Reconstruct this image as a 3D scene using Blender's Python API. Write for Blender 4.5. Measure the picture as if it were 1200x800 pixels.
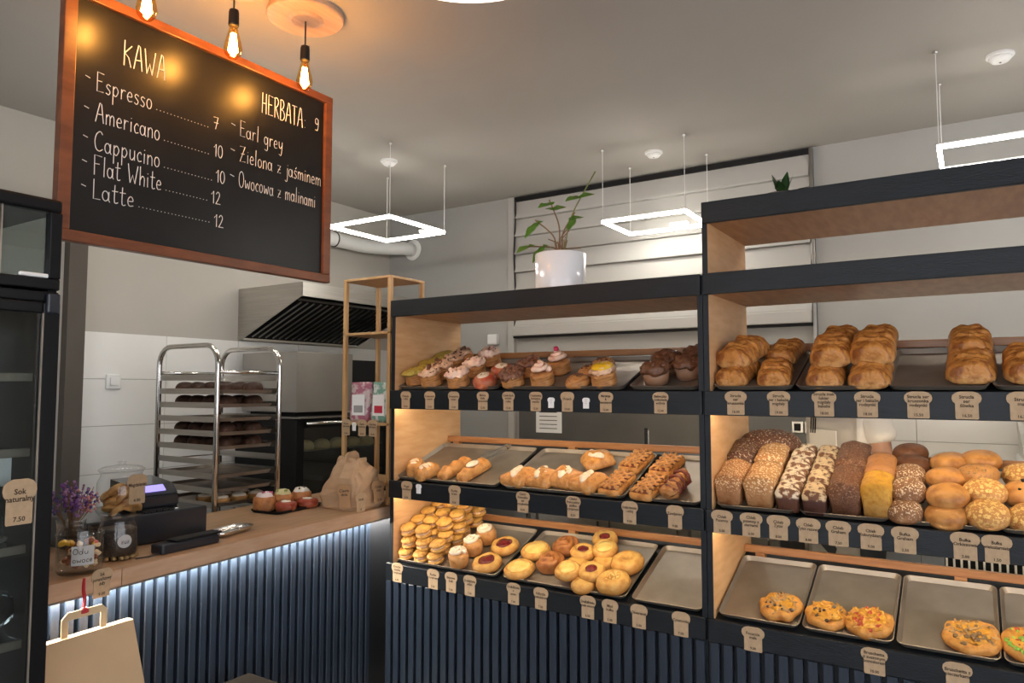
import bpy, bmesh, math, random
from mathutils import Vector, Matrix, noise

# ------------------------------------------------------------------ scene, camera, world, exposure
sc = bpy.context.scene
for o in list(bpy.data.objects): bpy.data.objects.remove(o)
C = sc.collection
R = math.radians
E = 1.58                                  # eye height
cam = bpy.data.objects.new('camera', bpy.data.cameras.new('camera'))
C.objects.link(cam); sc.camera = cam
cam.location = (0, 0, E); cam.rotation_euler = (R(93.72), 0, R(32.7))
cam.data.sensor_width = 36; cam.data.lens = 845 / 1200 * 36; cam.data.clip_start = .05
w = bpy.data.worlds.new('sky'); sc.world = w; w.use_nodes = True
w.node_tree.nodes['Background'].inputs[0].default_value = (.93, .95, 1, 1)
w.node_tree.nodes['Background'].inputs[1].default_value = 3.9
vs = sc.view_settings
vs.view_transform = 'Standard'; vs.look = 'None'; vs.gamma = 1; vs.use_curve_mapping = False
vs.exposure = 0.0
LED_WHITE = 46.0; BULB = 340.0; SHELF_W = 46; COUNTER_W = 170.0; RING = 5.0

# ------------------------------------------------------------------ materials
MATS = {}
def nodes(m):
    return m.node_tree.nodes, m.node_tree.links
def mat(name, col, rough=.5, metal=0, spec=.5, var=0, scale=20, bump=0, bscale=None, col2=None, coat=0, stretch=None, emis=None, estr=0, contrast=None, sss=0):
    """principled; col..col2 mixed by noise in object space, noise bump"""
    if name in MATS: return MATS[name]
    m = bpy.data.materials.new(name); m.use_nodes = True
    N, L = nodes(m); b = N['Principled BSDF']
    b.inputs['Base Color'].default_value = (*col, 1); b.inputs['Roughness'].default_value = rough
    b.inputs['Metallic'].default_value = metal; b.inputs['Specular IOR Level'].default_value = spec
    b.inputs['Coat Weight'].default_value = coat
    if sss:
        b.inputs['Subsurface Weight'].default_value = sss; b.inputs['Subsurface Radius'].default_value = (.01, .006, .003)
        b.inputs['Subsurface Scale'].default_value = 1
    if emis:
        b.inputs['Emission Color'].default_value = (*emis, 1); b.inputs['Emission Strength'].default_value = estr
    if var or col2 or bump:
        tc = N.new('ShaderNodeTexCoord'); src = tc.outputs['Object']
        if stretch:
            mp = N.new('ShaderNodeMapping'); mp.inputs['Scale'].default_value = stretch
            L.new(src, mp.inputs[0]); src = mp.outputs[0]
    if var or col2:
        n = N.new('ShaderNodeTexNoise'); n.inputs['Scale'].default_value = scale; n.inputs['Detail'].default_value = 5
        L.new(src, n.inputs['Vector'])
        r = N.new('ShaderNodeValToRGB'); L.new(n.outputs[0], r.inputs[0])
        lo, hi = contrast or (.35, .65)
        r.color_ramp.elements[0].position = lo; r.color_ramp.elements[1].position = hi
        c2 = col2 or tuple(max(0, c * (1 - var)) for c in col)
        r.color_ramp.elements[0].color = (*col, 1); r.color_ramp.elements[1].color = (*c2, 1)
        L.new(r.outputs[0], b.inputs['Base Color'])
    if bump:
        n2 = N.new('ShaderNodeTexNoise'); n2.inputs['Scale'].default_value = bscale or scale * 3; n2.inputs['Detail'].default_value = 4
        L.new(src, n2.inputs['Vector'])
        bp = N.new('ShaderNodeBump'); bp.inputs['Strength'].default_value = bump; bp.inputs['Distance'].default_value = .004
        L.new(n2.outputs[0], bp.inputs['Height']); L.new(bp.outputs[0], b.inputs['Normal'])
    MATS[name] = m; return m
def glassmat(name, tint=(1, 1, 1), refl=.06, rough=.02):
    if name in MATS: return MATS[name]
    m = bpy.data.materials.new(name); m.use_nodes = True; N, L = nodes(m)
    N.remove(N['Principled BSDF'])
    t = N.new('ShaderNodeBsdfTransparent'); t.inputs[0].default_value = (*tint, 1)
    g = N.new('ShaderNodeBsdfGlossy'); g.inputs['Roughness'].default_value = rough
    lw = N.new('ShaderNodeLayerWeight'); lw.inputs[0].default_value = .5
    p = N.new('ShaderNodeMath'); p.operation = 'POWER'; L.new(lw.outputs['Facing'], p.inputs[0]); p.inputs[1].default_value = 3.5
    q = N.new('ShaderNodeMath'); q.operation = 'MULTIPLY_ADD'; L.new(p.outputs[0], q.inputs[0]); q.inputs[1].default_value = .55; q.inputs[2].default_value = refl
    mx = N.new('ShaderNodeMixShader'); L.new(q.outputs[0], mx.inputs[0]); L.new(t.outputs[0], mx.inputs[1]); L.new(g.outputs[0], mx.inputs[2])
    L.new(mx.outputs[0], N['Material Output'].inputs[0]); MATS[name] = m; return m
def emit(name, col, s):
    if name in MATS: return MATS[name]
    m = bpy.data.materials.new(name); m.use_nodes = True; N, L = nodes(m)
    N.remove(N['Principled BSDF']); e = N.new('ShaderNodeEmission')
    e.inputs[0].default_value = (*col, 1); e.inputs[1].default_value = s
    L.new(e.outputs[0], N['Material Output'].inputs[0]); MATS[name] = m; return m
def crustmat(name, side, top, dark, lo=.15, hi=.75, scale=35, bump=.5, rough=.55, bscale=90, speck=None, spscale=160, spth=.6, stretch=None, topmask=False, ramp=(.45, .72)):
    """baked dough: pale side to browned top by generated height, noise mottling, optional seeds"""
    if name in MATS: return MATS[name]
    dk = lambda c: (c[0] * .90, c[1] * .82, c[2] * .74)
    side, top = dk(side), dk(top); dark = dark if topmask else dk(dark)
    m = bpy.data.materials.new(name); m.use_nodes = True; N, L = nodes(m); b = N['Principled BSDF']
    b.inputs['Roughness'].default_value = rough; b.inputs['Specular IOR Level'].default_value = .4
    tc = N.new('ShaderNodeTexCoord'); sx = N.new('ShaderNodeSeparateXYZ'); L.new(tc.outputs['Generated'], sx.inputs[0])
    mr = N.new('ShaderNodeMapRange'); mr.inputs[1].default_value = lo; mr.inputs[2].default_value = hi; L.new(sx.outputs[2], mr.inputs[0])
    m1 = N.new('ShaderNodeMix'); m1.data_type = 'RGBA'; m1.inputs[6].default_value = (*side, 1); m1.inputs[7].default_value = (*top, 1); L.new(mr.outputs[0], m1.inputs[0])
    n = N.new('ShaderNodeTexNoise'); n.inputs['Scale'].default_value = scale; n.inputs['Detail'].default_value = 6
    if stretch:
        mp = N.new('ShaderNodeMapping'); mp.inputs['Scale'].default_value = stretch; L.new(tc.outputs['Object'], mp.inputs[0]); L.new(mp.outputs[0], n.inputs['Vector'])
    else: L.new(tc.outputs['Object'], n.inputs['Vector'])
    r = N.new('ShaderNodeValToRGB'); r.color_ramp.elements[0].position = ramp[0]; r.color_ramp.elements[1].position = ramp[1]; L.new(n.outputs[0], r.inputs[0])
    fac = r.outputs[0]
    if topmask:
        mm = N.new('ShaderNodeMath'); mm.operation = 'MULTIPLY'; L.new(fac, mm.inputs[0]); L.new(mr.outputs[0], mm.inputs[1]); fac = mm.outputs[0]
    m2 = N.new('ShaderNodeMix'); m2.data_type = 'RGBA'; L.new(fac, m2.inputs[0]); L.new(m1.outputs[2], m2.inputs[6]); m2.inputs[7].default_value = (*dark, 1)
    out = m2.outputs[2]
    if speck:
        v = N.new('ShaderNodeTexNoise'); v.inputs['Scale'].default_value = spscale; v.inputs['Detail'].default_value = 1; L.new(tc.outputs['Object'], v.inputs['Vector'])
        r3 = N.new('ShaderNodeValToRGB'); r3.color_ramp.elements[0].position = spth; r3.color_ramp.elements[1].position = spth + .04; L.new(v.outputs[0], r3.inputs[0])
        mu = N.new('ShaderNodeMath'); mu.operation = 'MULTIPLY'; L.new(r3.outputs[0], mu.inputs[0]); L.new(mr.outputs[0], mu.inputs[1])
        m3 = N.new('ShaderNodeMix'); m3.data_type = 'RGBA'; L.new(mu.outputs[0], m3.inputs[0]); L.new(out, m3.inputs[6]); m3.inputs[7].default_value = (*speck, 1); out = m3.outputs[2]
    L.new(out, b.inputs['Base Color'])
    n2 = N.new('ShaderNodeTexNoise'); n2.inputs['Scale'].default_value = bscale; n2.inputs['Detail'].default_value = 4; L.new(tc.outputs['Object'], n2.inputs['Vector'])
    bp = N.new('ShaderNodeBump'); bp.inputs['Strength'].default_value = bump; bp.inputs['Distance'].default_value = .006
    L.new(n2.outputs[0], bp.inputs['Height']); L.new(bp.outputs[0], b.inputs['Normal'])
    MATS[name] = m; return m
def woodmat(name, a, b_, axis=(1, 12, 12), rough=.45):
    return mat(name, a, rough, col2=b_, scale=3.5, stretch=axis, bump=.05, bscale=20)

M_ceil = mat('ceiling_paint', (.43, .405, .365), .9, var=.06, scale=1.2, bump=.05, bscale=30)
M_wall = mat('wall_paint', (.48, .45, .40), .9, var=.07, scale=1.5, bump=.06, bscale=40)
M_wallb = mat('wall_paint_grey', (.375, .37, .35), .9, var=.07, scale=1.5, bump=.06, bscale=40)
M_pil = mat('brown_paint', (.10, .085, .07), .8, var=.15, scale=2)
M_tile = mat('white_tile', (.84, .83, .80), .22, var=.05, scale=2, bump=.02, bscale=6)
M_grout = mat('grout', (.36, .35, .33), .9)
M_floor = mat('floor_tile', (.16, .15, .14), .4, var=.3, scale=4)
M_navy = mat('navy_paint', (.0065, .0095, .0135), .42, spec=.35, var=.3, scale=9, bump=.25, bscale=60, stretch=(1, 6, 6))
M_slat = mat('navy_slat_paint', (.022, .033, .052), .34, var=.25, scale=8, bump=.15, bscale=40, stretch=(6, 6, 1))
M_back = mat('navy_backing', (.006, .008, .012), .6)
M_ply = woodmat('birch_plywood', (.66, .40, .20), (.58, .32, .14), (2, 2, 10))
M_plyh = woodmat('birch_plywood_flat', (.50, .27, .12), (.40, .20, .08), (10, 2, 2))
M_rail = woodmat('rail_wood', (.44, .20, .075), (.32, .125, .04), (1.5, 14, 14), .35)
M_oak = woodmat('oak_top', (.52, .34, .20), (.43, .26, .14), (14, 1.5, 14), .4)
M_edge = woodmat('oak_edge', (.58, .38, .25), (.50, .31, .19), (14, 1.5, 14), .45)
M_bamboo = woodmat('bamboo', (.60, .37, .17), (.50, .28, .11), (10, 10, 1.5), .4)
M_frame = woodmat('mahogany_frame', (.20, .065, .025), (.13, .04, .015), (8, 2, 8), .35)
M_steel = mat('brushed_steel', (.60, .58, .54), .30, 1, var=.12, scale=4, stretch=(1, 1, 20))
M_steeld = mat('dark_steel', (.30, .29, .27), .33, 1, var=.2, scale=5)
M_chrome = mat('polished_steel', (.72, .70, .67), .16, 1)
M_alu = mat('aluminium_tray', (.36, .305, .25), .48, .75, var=.22, scale=7, bump=.03, bscale=30)
M_black = mat('black_metal', (.007, .007, .008), .32, spec=.22)
M_blackm = mat('matt_black', (.007, .007, .008), .6, spec=.25)
M_plast = mat('black_plastic', (.018, .022, .03), .3, coat=.2)
M_white = mat('white_plastic', (.80, .80, .78), .4)
M_pot = mat('white_ceramic', (.82, .84, .88), .18, coat=.5)
M_kraft = mat('kraft_card', (.50, .35, .21), .8, var=.12, scale=60)
M_paper = mat('kraft_paper', (.52, .33, .19), .75, var=.12, scale=18, bump=.3, bscale=25)
M_bag = mat('kraft_bag_paper', (.62, .43, .25), .8, var=.06, scale=8)
M_ink = mat('brown_ink', (.05, .028, .015), .8)
M_wtag = mat('white_card', (.85, .85, .84), .7)
M_chalk = mat('chalk', (.70, .68, .65), .95)
M_board = mat('chalkboard', (.010, .010, .011), .33, spec=.36, var=.3, scale=6)
M_glass = glassmat('clear_glass'); M_pane = glassmat('cabinet_glass', (.80, .84, .84), .08)
M_jar = glassmat('jar_glass', (.97, .98, .98), .06)
M_bulb = glassmat('amber_glass', (1, .74, .36), .08)
M_led = emit('led_diffuser', (1, .95, .86), LED_WHITE)
M_fil = emit('hot_filament', (1, .56, .19), BULB)
M_ring = emit('ring_diffuser', (1, .78, .62), RING)
M_strip = emit('warm_led_strip', (1, .80, .52), SHELF_W)
M_strip2 = emit('cool_led_strip', (1, .93, .82), COUNTER_W)
M_leaf = mat('leaf_green', (.20, .42, .05), .4, col2=(.30, .52, .10), scale=25)
M_leafd = mat('leaf_dark', (.02, .07, .02), .35, col2=(.05, .13, .03), scale=30)
M_stem = mat('stem', (.20, .11, .05), .6)
M_shut = mat('shutter_white', (.42, .41, .385), .75, spec=.2)
M_red = mat('red_ribbon', (.45, .02, .03), .5)
M_rubber = mat('rubber', (.02, .02, .02), .7)

# ------------------------------------------------------------------ mesh helpers
def obj(name, bm, m, parent=None, smooth=False, loc=None, rz=None):
    me = bpy.data.meshes.new(name); bm.normal_update(); bm.to_mesh(me); bm.free()
    if smooth:
        for p in me.polygons: p.use_smooth = True
    for x in (m if isinstance(m, (list, tuple)) else [m]): me.materials.append(x)
    return link(name, me, parent, loc, rz)
def link(name, me, parent=None, loc=None, rz=None):
    o = bpy.data.objects.new(name, me); C.objects.link(o)
    if parent: o.parent = parent
    if loc is not None: o.location = loc
    if rz is not None: o.rotation_euler = (0, 0, rz)
    return o
def tag(o, label=None, cat=None, group=None, kind=None):
    if label: o['label'] = label
    if cat: o['category'] = cat
    if group: o['group'] = group
    if kind: o['kind'] = kind
    return o
def thing(name, label, cat, loc=(0, 0, 0), rz=0, group=None):
    o = bpy.data.objects.new(name, None); C.objects.link(o); o.empty_display_size = .05
    o.location = loc; o.rotation_euler = (0, 0, rz); return tag(o, label, cat, group)
def struct(name, bm, m, parent=None, label=None):
    o = obj(name, bm, m, parent)
    if not parent: o['kind'] = 'structure'
    if label: o['label'] = label
    return o
def copy_tree(o, parent=None):
    c = o.copy(); C.objects.link(c)
    if parent: c.parent = parent
    for ch in [k for k in bpy.data.objects if k.parent == o]: copy_tree(ch, c)
    return c
def box(bm, x0, x1, y0, y1, z0, z1, bev=0, seg=2):
    vs_ = [bm.verts.new(p) for p in ((x0, y0, z0), (x1, y0, z0), (x1, y1, z0), (x0, y1, z0), (x0, y0, z1), (x1, y0, z1), (x1, y1, z1), (x0, y1, z1))]
    fs = [bm.faces.new([vs_[i] for i in f]) for f in ((3, 2, 1, 0), (4, 5, 6, 7), (0, 1, 5, 4), (1, 2, 6, 5), (2, 3, 7, 6), (3, 0, 4, 7))]
    if bev:
        es = list({e for f in fs for e in f.edges})
        bmesh.ops.bevel(bm, geom=es, offset=bev, segments=seg, affect='EDGES', profile=.5)
    return bm
def bx(x0, x1, y0, y1, z0, z1, bev=0, seg=2):
    return box(bmesh.new(), x0, x1, y0, y1, z0, z1, bev, seg)
def loft(loops, cap0=True, cap1=True, closed=True, bm=None):
    bm = bm or bmesh.new(); rows = [[bm.verts.new(p) for p in l] for l in loops]; n = len(rows[0])
    for a, b in zip(rows, rows[1:]):
        for i in range(n if closed else n - 1):
            j = (i + 1) % n; bm.faces.new((a[i], a[j], b[j], b[i]))
    if cap0: bm.faces.new(list(reversed(rows[0])))
    if cap1: bm.faces.new(rows[-1])
    return bm
def lathe(prof, seg=24, bm=None, cx=0, cy=0, ridge=0, nr=0, cap0=True, cap1=True):
    L_ = []
    for r, z in prof:
        L_.append([(cx + r * (1 + ridge * math.cos(nr * a)) * math.cos(a), cy + r * (1 + ridge * math.cos(nr * a)) * math.sin(a), z) for a in [2 * math.pi * i / seg for i in range(seg)]])
    return loft(L_, cap0, cap1, bm=bm)
def tube(pts, r, seg=8, bm=None, closed=False, caps=True):
    bm = bm or bmesh.new(); P = [Vector(p) for p in pts]; n = len(P); loops = []
    up = None
    for i, p in enumerate(P):
        if closed: t = P[(i + 1) % n] - P[i - 1]
        else: t = P[min(i + 1, n - 1)] - P[max(i - 1, 0)]
        t = t.normalized() if t.length > 1e-9 else Vector((0, 0, 1))
        if up is None:
            up = t.cross(Vector((0, 0, 1)));  up = up if up.length > .05 else t.cross(Vector((1, 0, 0)))
            up.normalize()
        else:
            up = (up - t * up.dot(t)); up = up.normalized() if up.length > 1e-6 else t.orthogonal().normalized()
        s = t.cross(up); rr = r[i] if isinstance(r, (list, tuple)) else r
        loops.append([p + (up * math.cos(a) + s * math.sin(a)) * rr for a in [2 * math.pi * k / seg for k in range(seg)]])
    if closed: loops.append(loops[0])
    return loft(loops, caps and not closed, caps and not closed, bm=bm)
def prism(pts, y0, y1, bm=None, plane='xz'):
    f = {'xz': lambda p, t: (p[0], t, p[1]), 'xy': lambda p, t: (p[0], p[1], t), 'yz': lambda p, t: (t, p[0], p[1])}[plane]
    bm = loft([[f(p, y0) for p in pts], [f(p, y1) for p in pts]], bm=bm)
    bmesh.ops.recalc_face_normals(bm, faces=bm.faces); return bm
def rrect(w, d, r, n=4):
    out = []
    for cx, cy, a0 in ((w / 2 - r, d / 2 - r, 0), (-w / 2 + r, d / 2 - r, 90), (-w / 2 + r, -d / 2 + r, 180), (w / 2 - r, -d / 2 + r, 270)):
        for k in range(n + 1):
            a = R(a0 + 90 * k / n); out.append((cx + r * math.cos(a), cy + r * math.sin(a)))
    return out
def noisy(bm, amp, freq, seed=0, flat=None):
    bm.normal_update(); off = Vector((seed * 7.3, seed * 3.1, seed * 5.7))
    for v in bm.verts:
        if flat is not None and v.co.z < flat: continue
        v.co += v.normal * amp * noise.noise(v.co * freq + off)
    return bm
def xform(bm, loc=(0, 0, 0), rot=(0, 0, 0), s=(1, 1, 1)):
    from mathutils import Euler
    M = Matrix.Translation(loc) @ Euler(rot).to_matrix().to_4x4() @ Matrix.Diagonal((*s, 1))
    bmesh.ops.transform(bm, matrix=M, verts=bm.verts); return bm
def blob(rx, ry, rz, seed=0, amp=.06, freq=18, seg=20, rings=10, bottom=-.45, pw=.8):
    """flattened bread-like ellipsoid standing on z=0"""
    loops = []
    for i in range(rings + 1):
        t = -1 + 2 * i / rings; ph = t * math.pi / 2; z = math.sin(ph); r = max(math.cos(ph), .02) ** pw
        z = max(z, bottom)
        loops.append([(rx * r * math.cos(a), ry * r * math.sin(a), rz * (z - bottom) / (1 - bottom)) for a in [2 * math.pi * k / seg for k in range(seg)]])
    bm = loft(loops); noisy(bm, amp * min(rx, rz), freq, seed, flat=.001); return bm
def catmull(pts, k=5):
    if len(pts) < 3: return pts
    P = [Vector((*p, 0)) if len(p) == 2 else Vector(p) for p in pts]; P = [2 * P[0] - P[1]] + P + [2 * P[-1] - P[-2]]; out = []
    for i in range(1, len(P) - 2):
        for j in range(k):
            t = j / k; a, b, c, d = P[i - 1], P[i], P[i + 1], P[i + 2]
            out.append(.5 * ((2 * b) + (c - a) * t + (2 * a - 5 * b + 4 * c - d) * t * t + (3 * b - a - 3 * c + d) * t ** 3))
    out.append(P[-2]); return out

# ------------------------------------------------------------------ room shell
XL, YB, ZC = -4.31, 4.72, E + 1.5          # left wall, back wall, ceiling
XR, YF = 3.0, -2.4
struct('floor', bx(XL - .2, XR + .2, YF - .2, YB + .2, -.1, 0), M_floor)
struct('ceiling', bx(XL - .2, XR + .2, YF - .2, YB + .2, ZC, ZC + .1), M_ceil)
wl = struct('wall_left', bx(XL - .2, XL, YF - .2, YB + .2, 0, ZC), M_wall)
wb = struct('wall_back', bx(XL, XR + .2, YB, YB + .2, 0, ZC), M_wallb)
bm = bx(XR, XR + .2, YF - .2, YB, 0, .5); box(bm, XR, XR + .2, YF - .2, YB, 2.75, ZC); box(bm, XR, XR + .2, 2.6, YB, .5, 2.75); box(bm, XR, XR + .2, YF - .2, YF + .2, .5, 2.75)
struct('wall_right', bm, M_wall)
bm = bx(XL, XR, YF - .2, YF, 0, .4); box(bm, XL, XR, YF - .2, YF, 2.75, ZC); box(bm, XL, XL + 1.6, YF - .2, YF, .4, 2.75); box(bm, XR - .4, XR, YF - .2, YF, .4, 2.75); box(bm, -.2, .0, YF - .2, YF, .4, 2.75)
struct('wall_front', bm, M_wall)
# window panes of the shop front
bm = bx(XR + .08, XR + .09, YF + .2, 2.6, .5, 2.75); o = struct('window_2', bm, M_glass)
bm = bx(XL + 1.6, XR - .4, YF - .1, YF - .09, .4, 2.75); struct('window_3', bm, M_glass)
# brown pilaster on the left wall
struct('trim_1', bx(XL, XL + .06, 2.03, 2.128, 0, ZC), M_pil, label='dark brown painted strip beside the white wall tiles')
# tiles: bed plus single tiles, left wall and back wall
TW, TH, TT = .526, .275, E + .33
bed = obj('tile_bed', bx(XL, XL + .006, 2.13, YB, 0, TT), M_grout, wl)
def tile_mesh(w_, h_, axis):
    if axis == 'x': bm = bx(0, .008, .0015, w_ - .0015, .0015, h_ - .0015, .0012, 1)
    else: bm = bx(.0015, w_ - .0015, -.008, 0, .0015, h_ - .0015, .0012, 1)
    me = bpy.data.meshes.new('tile'); bm.to_mesh(me); bm.free(); me.materials.append(M_tile); return me
tl = tile_mesh(TW, TH, 'x')
for r in range(7):
    z = TT - TH * (r + 1); z0 = max(z, 0)
    for k in range(5):
        y = 2.126 + k * TW
        if y + TW > YB:
            me = tile_mesh(YB - y - .01, TH, 'x')
        else: me = tl
        o = link('tile', me, wl, (XL + .004, y, z0))
bedb = obj('tile_bed', bx(-.80, XR, YB - .006, YB, 0, E + .25), M_grout, wb)
tlb = tile_mesh(TW, TH, 'y')
for r in range(6):
    for k in range(4):
        x = -.292 + (k - 1) * TW + (0 if r < 99 else .2)
        link('tile', tlb, wb, (x, YB - .004, E + .25 - .468 + .0 - TH * (r - 1) + .193 - TH))
# steel splashback panel on the back wall with sockets
sp = thing('splashback', 'dark grey steel wall panel behind the left bakery shelves', 'wall panel', (0, YB, 0))
obj('panel', bx(-2.955, -.80, -.02, -.001, .9, 1.53, .003), mat('dark_grey_panel', (.11, .106, .10), .32, var=.2, scale=3), sp)
for dx in (0, .075):
    s = obj('socket', bx(-.965 + dx, -.895 + dx, -.03, -.02, 1.305, 1.38, .006), M_steel, sp)
    obj('socket_insert', bx(-.95 + dx, -.91 + dx, -.032, -.03, 1.32, 1.365, .001), M_blackm, s)
tag(obj('notice', bx(-2.80, -2.58, YB - .023, YB - .021, 1.25, 1.46), M_wtag), 'white paper notice taped to the grey wall panel', 'notice')
for k in range(5): obj('text_line', bx(-2.77, -2.62, YB - .0245, YB - .023, 1.40 - .03 * k, 1.405 - .03 * k), M_ink, bpy.data.objects['notice'])
# roller shutter window in the back wall
wn = tag(bpy.data.objects.new('window_1', None), kind='structure', label='large white slatted roller shutter high on the back wall'); C.objects.link(wn)
obj('top_gap', bx(-3.0, -.81, YB - .03, YB, E + 1.455, E + 1.49), M_blackm, wn)
obj('frame', bx(-3.045, -2.99, YB - .035, YB, .95, E + 1.495, .004), M_shut, wn)
obj('frame', bx(-.822, -.80, YB - .04, YB, .95, E + 1.49, .003), M_steeld, wn)
for k in range(7):
    z1 = E + 1.455 - k * .14; z0 = z1 - .14
    bm = prism([(-.012, z1), (-.05, z0 + .012), (-.05, z0 + .001), (-.001, z0 + .001), (-.001, z1)], -2.985, -.825, plane='yz')
    xform(bm, (0, YB, 0)); obj('slat', bm, M_shut, wn)
obj('bottom_bar', bx(-2.985, -.825, YB - .075, YB - .001, E + .40, E + .475, .006), M_shut, wn)
obj('shutter_dark_rail', bx(-2.985, -.825, YB - .055, YB - .002, E + .385, E + .40), M_blackm, wn)  # thin matt black strip below the bottom bar
pts = [(-2.975 + .006 * math.sin(z * 9), YB - .045, z) for z in [E + .42 + i * .04 for i in range(27)]]
tag(obj('cable', tube(pts, .007, 6), M_rubber, None, True), 'black cable running down the left side of the shutter', 'cable')
tag(obj('junction_box', bx(-3.235, -3.145, YB - .045, YB, E + .345, E + .425, .008), M_white), 'small white junction box on the grey back wall', 'switch')

# ------------------------------------------------------------------ bakery shelf units
TAN = .37; TH_ = math.atan(TAN); ct, st = math.cos(TH_), math.sin(TH_)
ZF = {1: E - .010, 2: E - .467, 3: E - .880}
def place(o, lv, X, s, h=0, hz=0, spin=0, tilt=0):
    """put o on the slanted tray of a level: X along the shelf, s behind the front lip, h the height its centre was sighted at, hz lift"""
    n = Vector((0, -st, ct))
    P = Vector((X, 2.82 + s, ZF[lv] + h + TAN * s)) - n * (h * ct) + n * (.006 + hz)
    Mx = Matrix.Rotation(TH_, 4, 'X') @ Matrix.Rotation(spin, 4, 'Z') @ Matrix.Rotation(tilt, 4, 'X')
    o.location = P; o.rotation_euler = Mx.to_euler(); return o
def shelf_unit(x0, x1, top, label, beams):
    u = thing('bakery_shelf', label, 'shelf', (0, 0, 0), 0, 'navy and birch bakery shelves')
    Yf, Yb = 2.80, 3.365
    for a, b, inner in ((x0, x0 + .018, 1), (x1 - .018, x1, -1)):
        p = obj('side_panel', bx(a, b, Yf + .004, Yb, .0, top - .004), M_ply, u)
        obj('edge_band', bx(a, b, Yf, Yf + .004, .0, top - .004), M_navy, p)
        obj('outer_face', bx(a - .003 if inner == 1 else b, a if inner == 1 else b + .003, Yf, Yb, 0, top - .004), M_navy, p)
    for z0, z1 in beams:
        bmt = obj('top_board', bx(x0 + .018, x1 - .018, Yf + .01, Yb, z0 + .006, z0 + .024), M_plyh, u)
        obj('fascia', bx(x0 + .001, x1 - .001, Yf - .018, Yf + .002, z0, z1, .002, 1), M_navy, u)
    for lv, (zt, zb) in {1: (E - .010, E - .104), 2: (E - .467, E - .552), 3: (E - .880, E - .964)}.items():
        obj('fascia', bx(x0 - .012 if lv == 3 and x0 < -2 else x0 + .001, x1 - .001, Yf - .018, Yf + .002, zb, zt, .002, 1), M_navy, u)
        bd = bmesh.new()
        prism([(Yf + .005, zt - .028), (Yb - .06, zt - .028 + TAN * (Yb - .065 - Yf)), (Yb - .06, zt - .012 + TAN * (Yb - .065 - Yf)), (Yf + .005, zt - .012)], x0 + .018, x1 - .018, bd, 'yz')
        obj('shelf_board', bd, M_navy, u)
        rz = zt + .185
        rl = obj('back_rail', bx(x0 + .018, x1 - .018, 3.245, 3.27, rz - .016, rz + .016, .004), M_rail, u)
        for xx in (x0 + .09, (x0 + x1) / 2, x1 - .09): obj('rail_block', bx(xx - .02, xx + .02, 3.23, 3.262, rz - .05, rz - .012), M_rail, rl)
    # warm led profiles under the boards, behind each fascia
    for zs in (E - .104, E - .552):
        obj('led_strip', bx(x0 + .03, x1 - .03, Yf + .003, Yf + .013, zs + .012, zs + .024), M_strip, u)
    # base carcass with vertical slats
    obj('base_panel', bx(x0 + .02, x1 - .02, Yf + .012, Yf + .03, 0, E - .96), M_back, u)
    n0 = int(round((x1 - x0) / .05))
    sm = bpy.data.meshes.new('slat'); b2 = bx(-.0165, .0165, -.018, .012, .004, E - .966, .0025, 1); b2.to_mesh(sm); b2.free(); sm.materials.append(M_slat)
    for k in range(n0):
        link('slat', sm, u, (x0 + .006 + .05 * k if x0 < -2 else x0 + .024 + .05 * k, Yf, 0))
    return u
XA, XM, XZ = -2.534, -.900, .75
shelf_unit(XA, XM - .004, E + .4525, 'navy shelf unit on the left holding cupcakes, pastries and buns', [(E + .3685, E + .4525)])
shelf_unit(XM + .0045, XZ, E + .737, 'taller navy shelf unit on the right holding loaves and flatbreads', [(E + .652, E + .737), (E + .3685, E + .4525)])

def pan(w_, d, h=.016, r=.022):
    loops = [[(x, y, 0) for x, y in rrect(w_ - .02, d - .02, r)], [(x, y, h) for x, y in rrect(w_ - .004, d - .004, r)], [(x, y, h + .002) for x, y in rrect(w_, d, r + .002)],
             [(x, y, h + .003) for x, y in rrect(w_ - .006, d - .006, r)], [(x, y, h) for x, y in rrect(w_ - .010, d - .010, r)], [(x, y, .002) for x, y in rrect(w_ - .026, d - .026, r)]]
    return loft(loops)
def mk_tray(name, w_, d):
    me = bpy.data.meshes.new(name); b = pan(w_, d); b.to_mesh(me); b.free(); me.materials.append(M_alu)
    for p in me.polygons: p.use_smooth = False
    return me
t62, t30 = mk_tray('baking_tray', .615, .42), mk_tray('baking_tray', .298, .42)
LVN = {1: 'top', 2: 'middle', 3: 'bottom'}
for lv in (1, 2, 3):
    for k, (xc, me, which) in enumerate(((-2.205, t62, 'leftmost'), (-1.56, t62, 'second'), (-1.08, t30, 'narrow third'))):
        o = link('baking_tray', me); n = Vector((0, -st, ct))
        o.location = Vector((xc, 2.822 + .21 * ct, ZF[lv] + TAN * .21 * ct + .001)) ; o.rotation_euler = (TH_, 0, 0)
        tag(o, f'{which} aluminium baking tray on the {LVN[lv]} tier of the left shelf', 'tray', 'baking trays on the shelves')
    for k in range(5):
        xc = -.72 + .305 * k
        o = link('baking_tray', t30); o.location = Vector((xc, 2.822 + .21 * ct, ZF[lv] + TAN * .21 * ct + .001)); o.rotation_euler = (TH_, 0, 0)
        tag(o, f'{["first", "second", "third", "fourth", "fifth"][k]} aluminium baking tray from the left on the {LVN[lv]} tier of the right shelf', 'tray', 'baking trays on the shelves')

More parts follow.
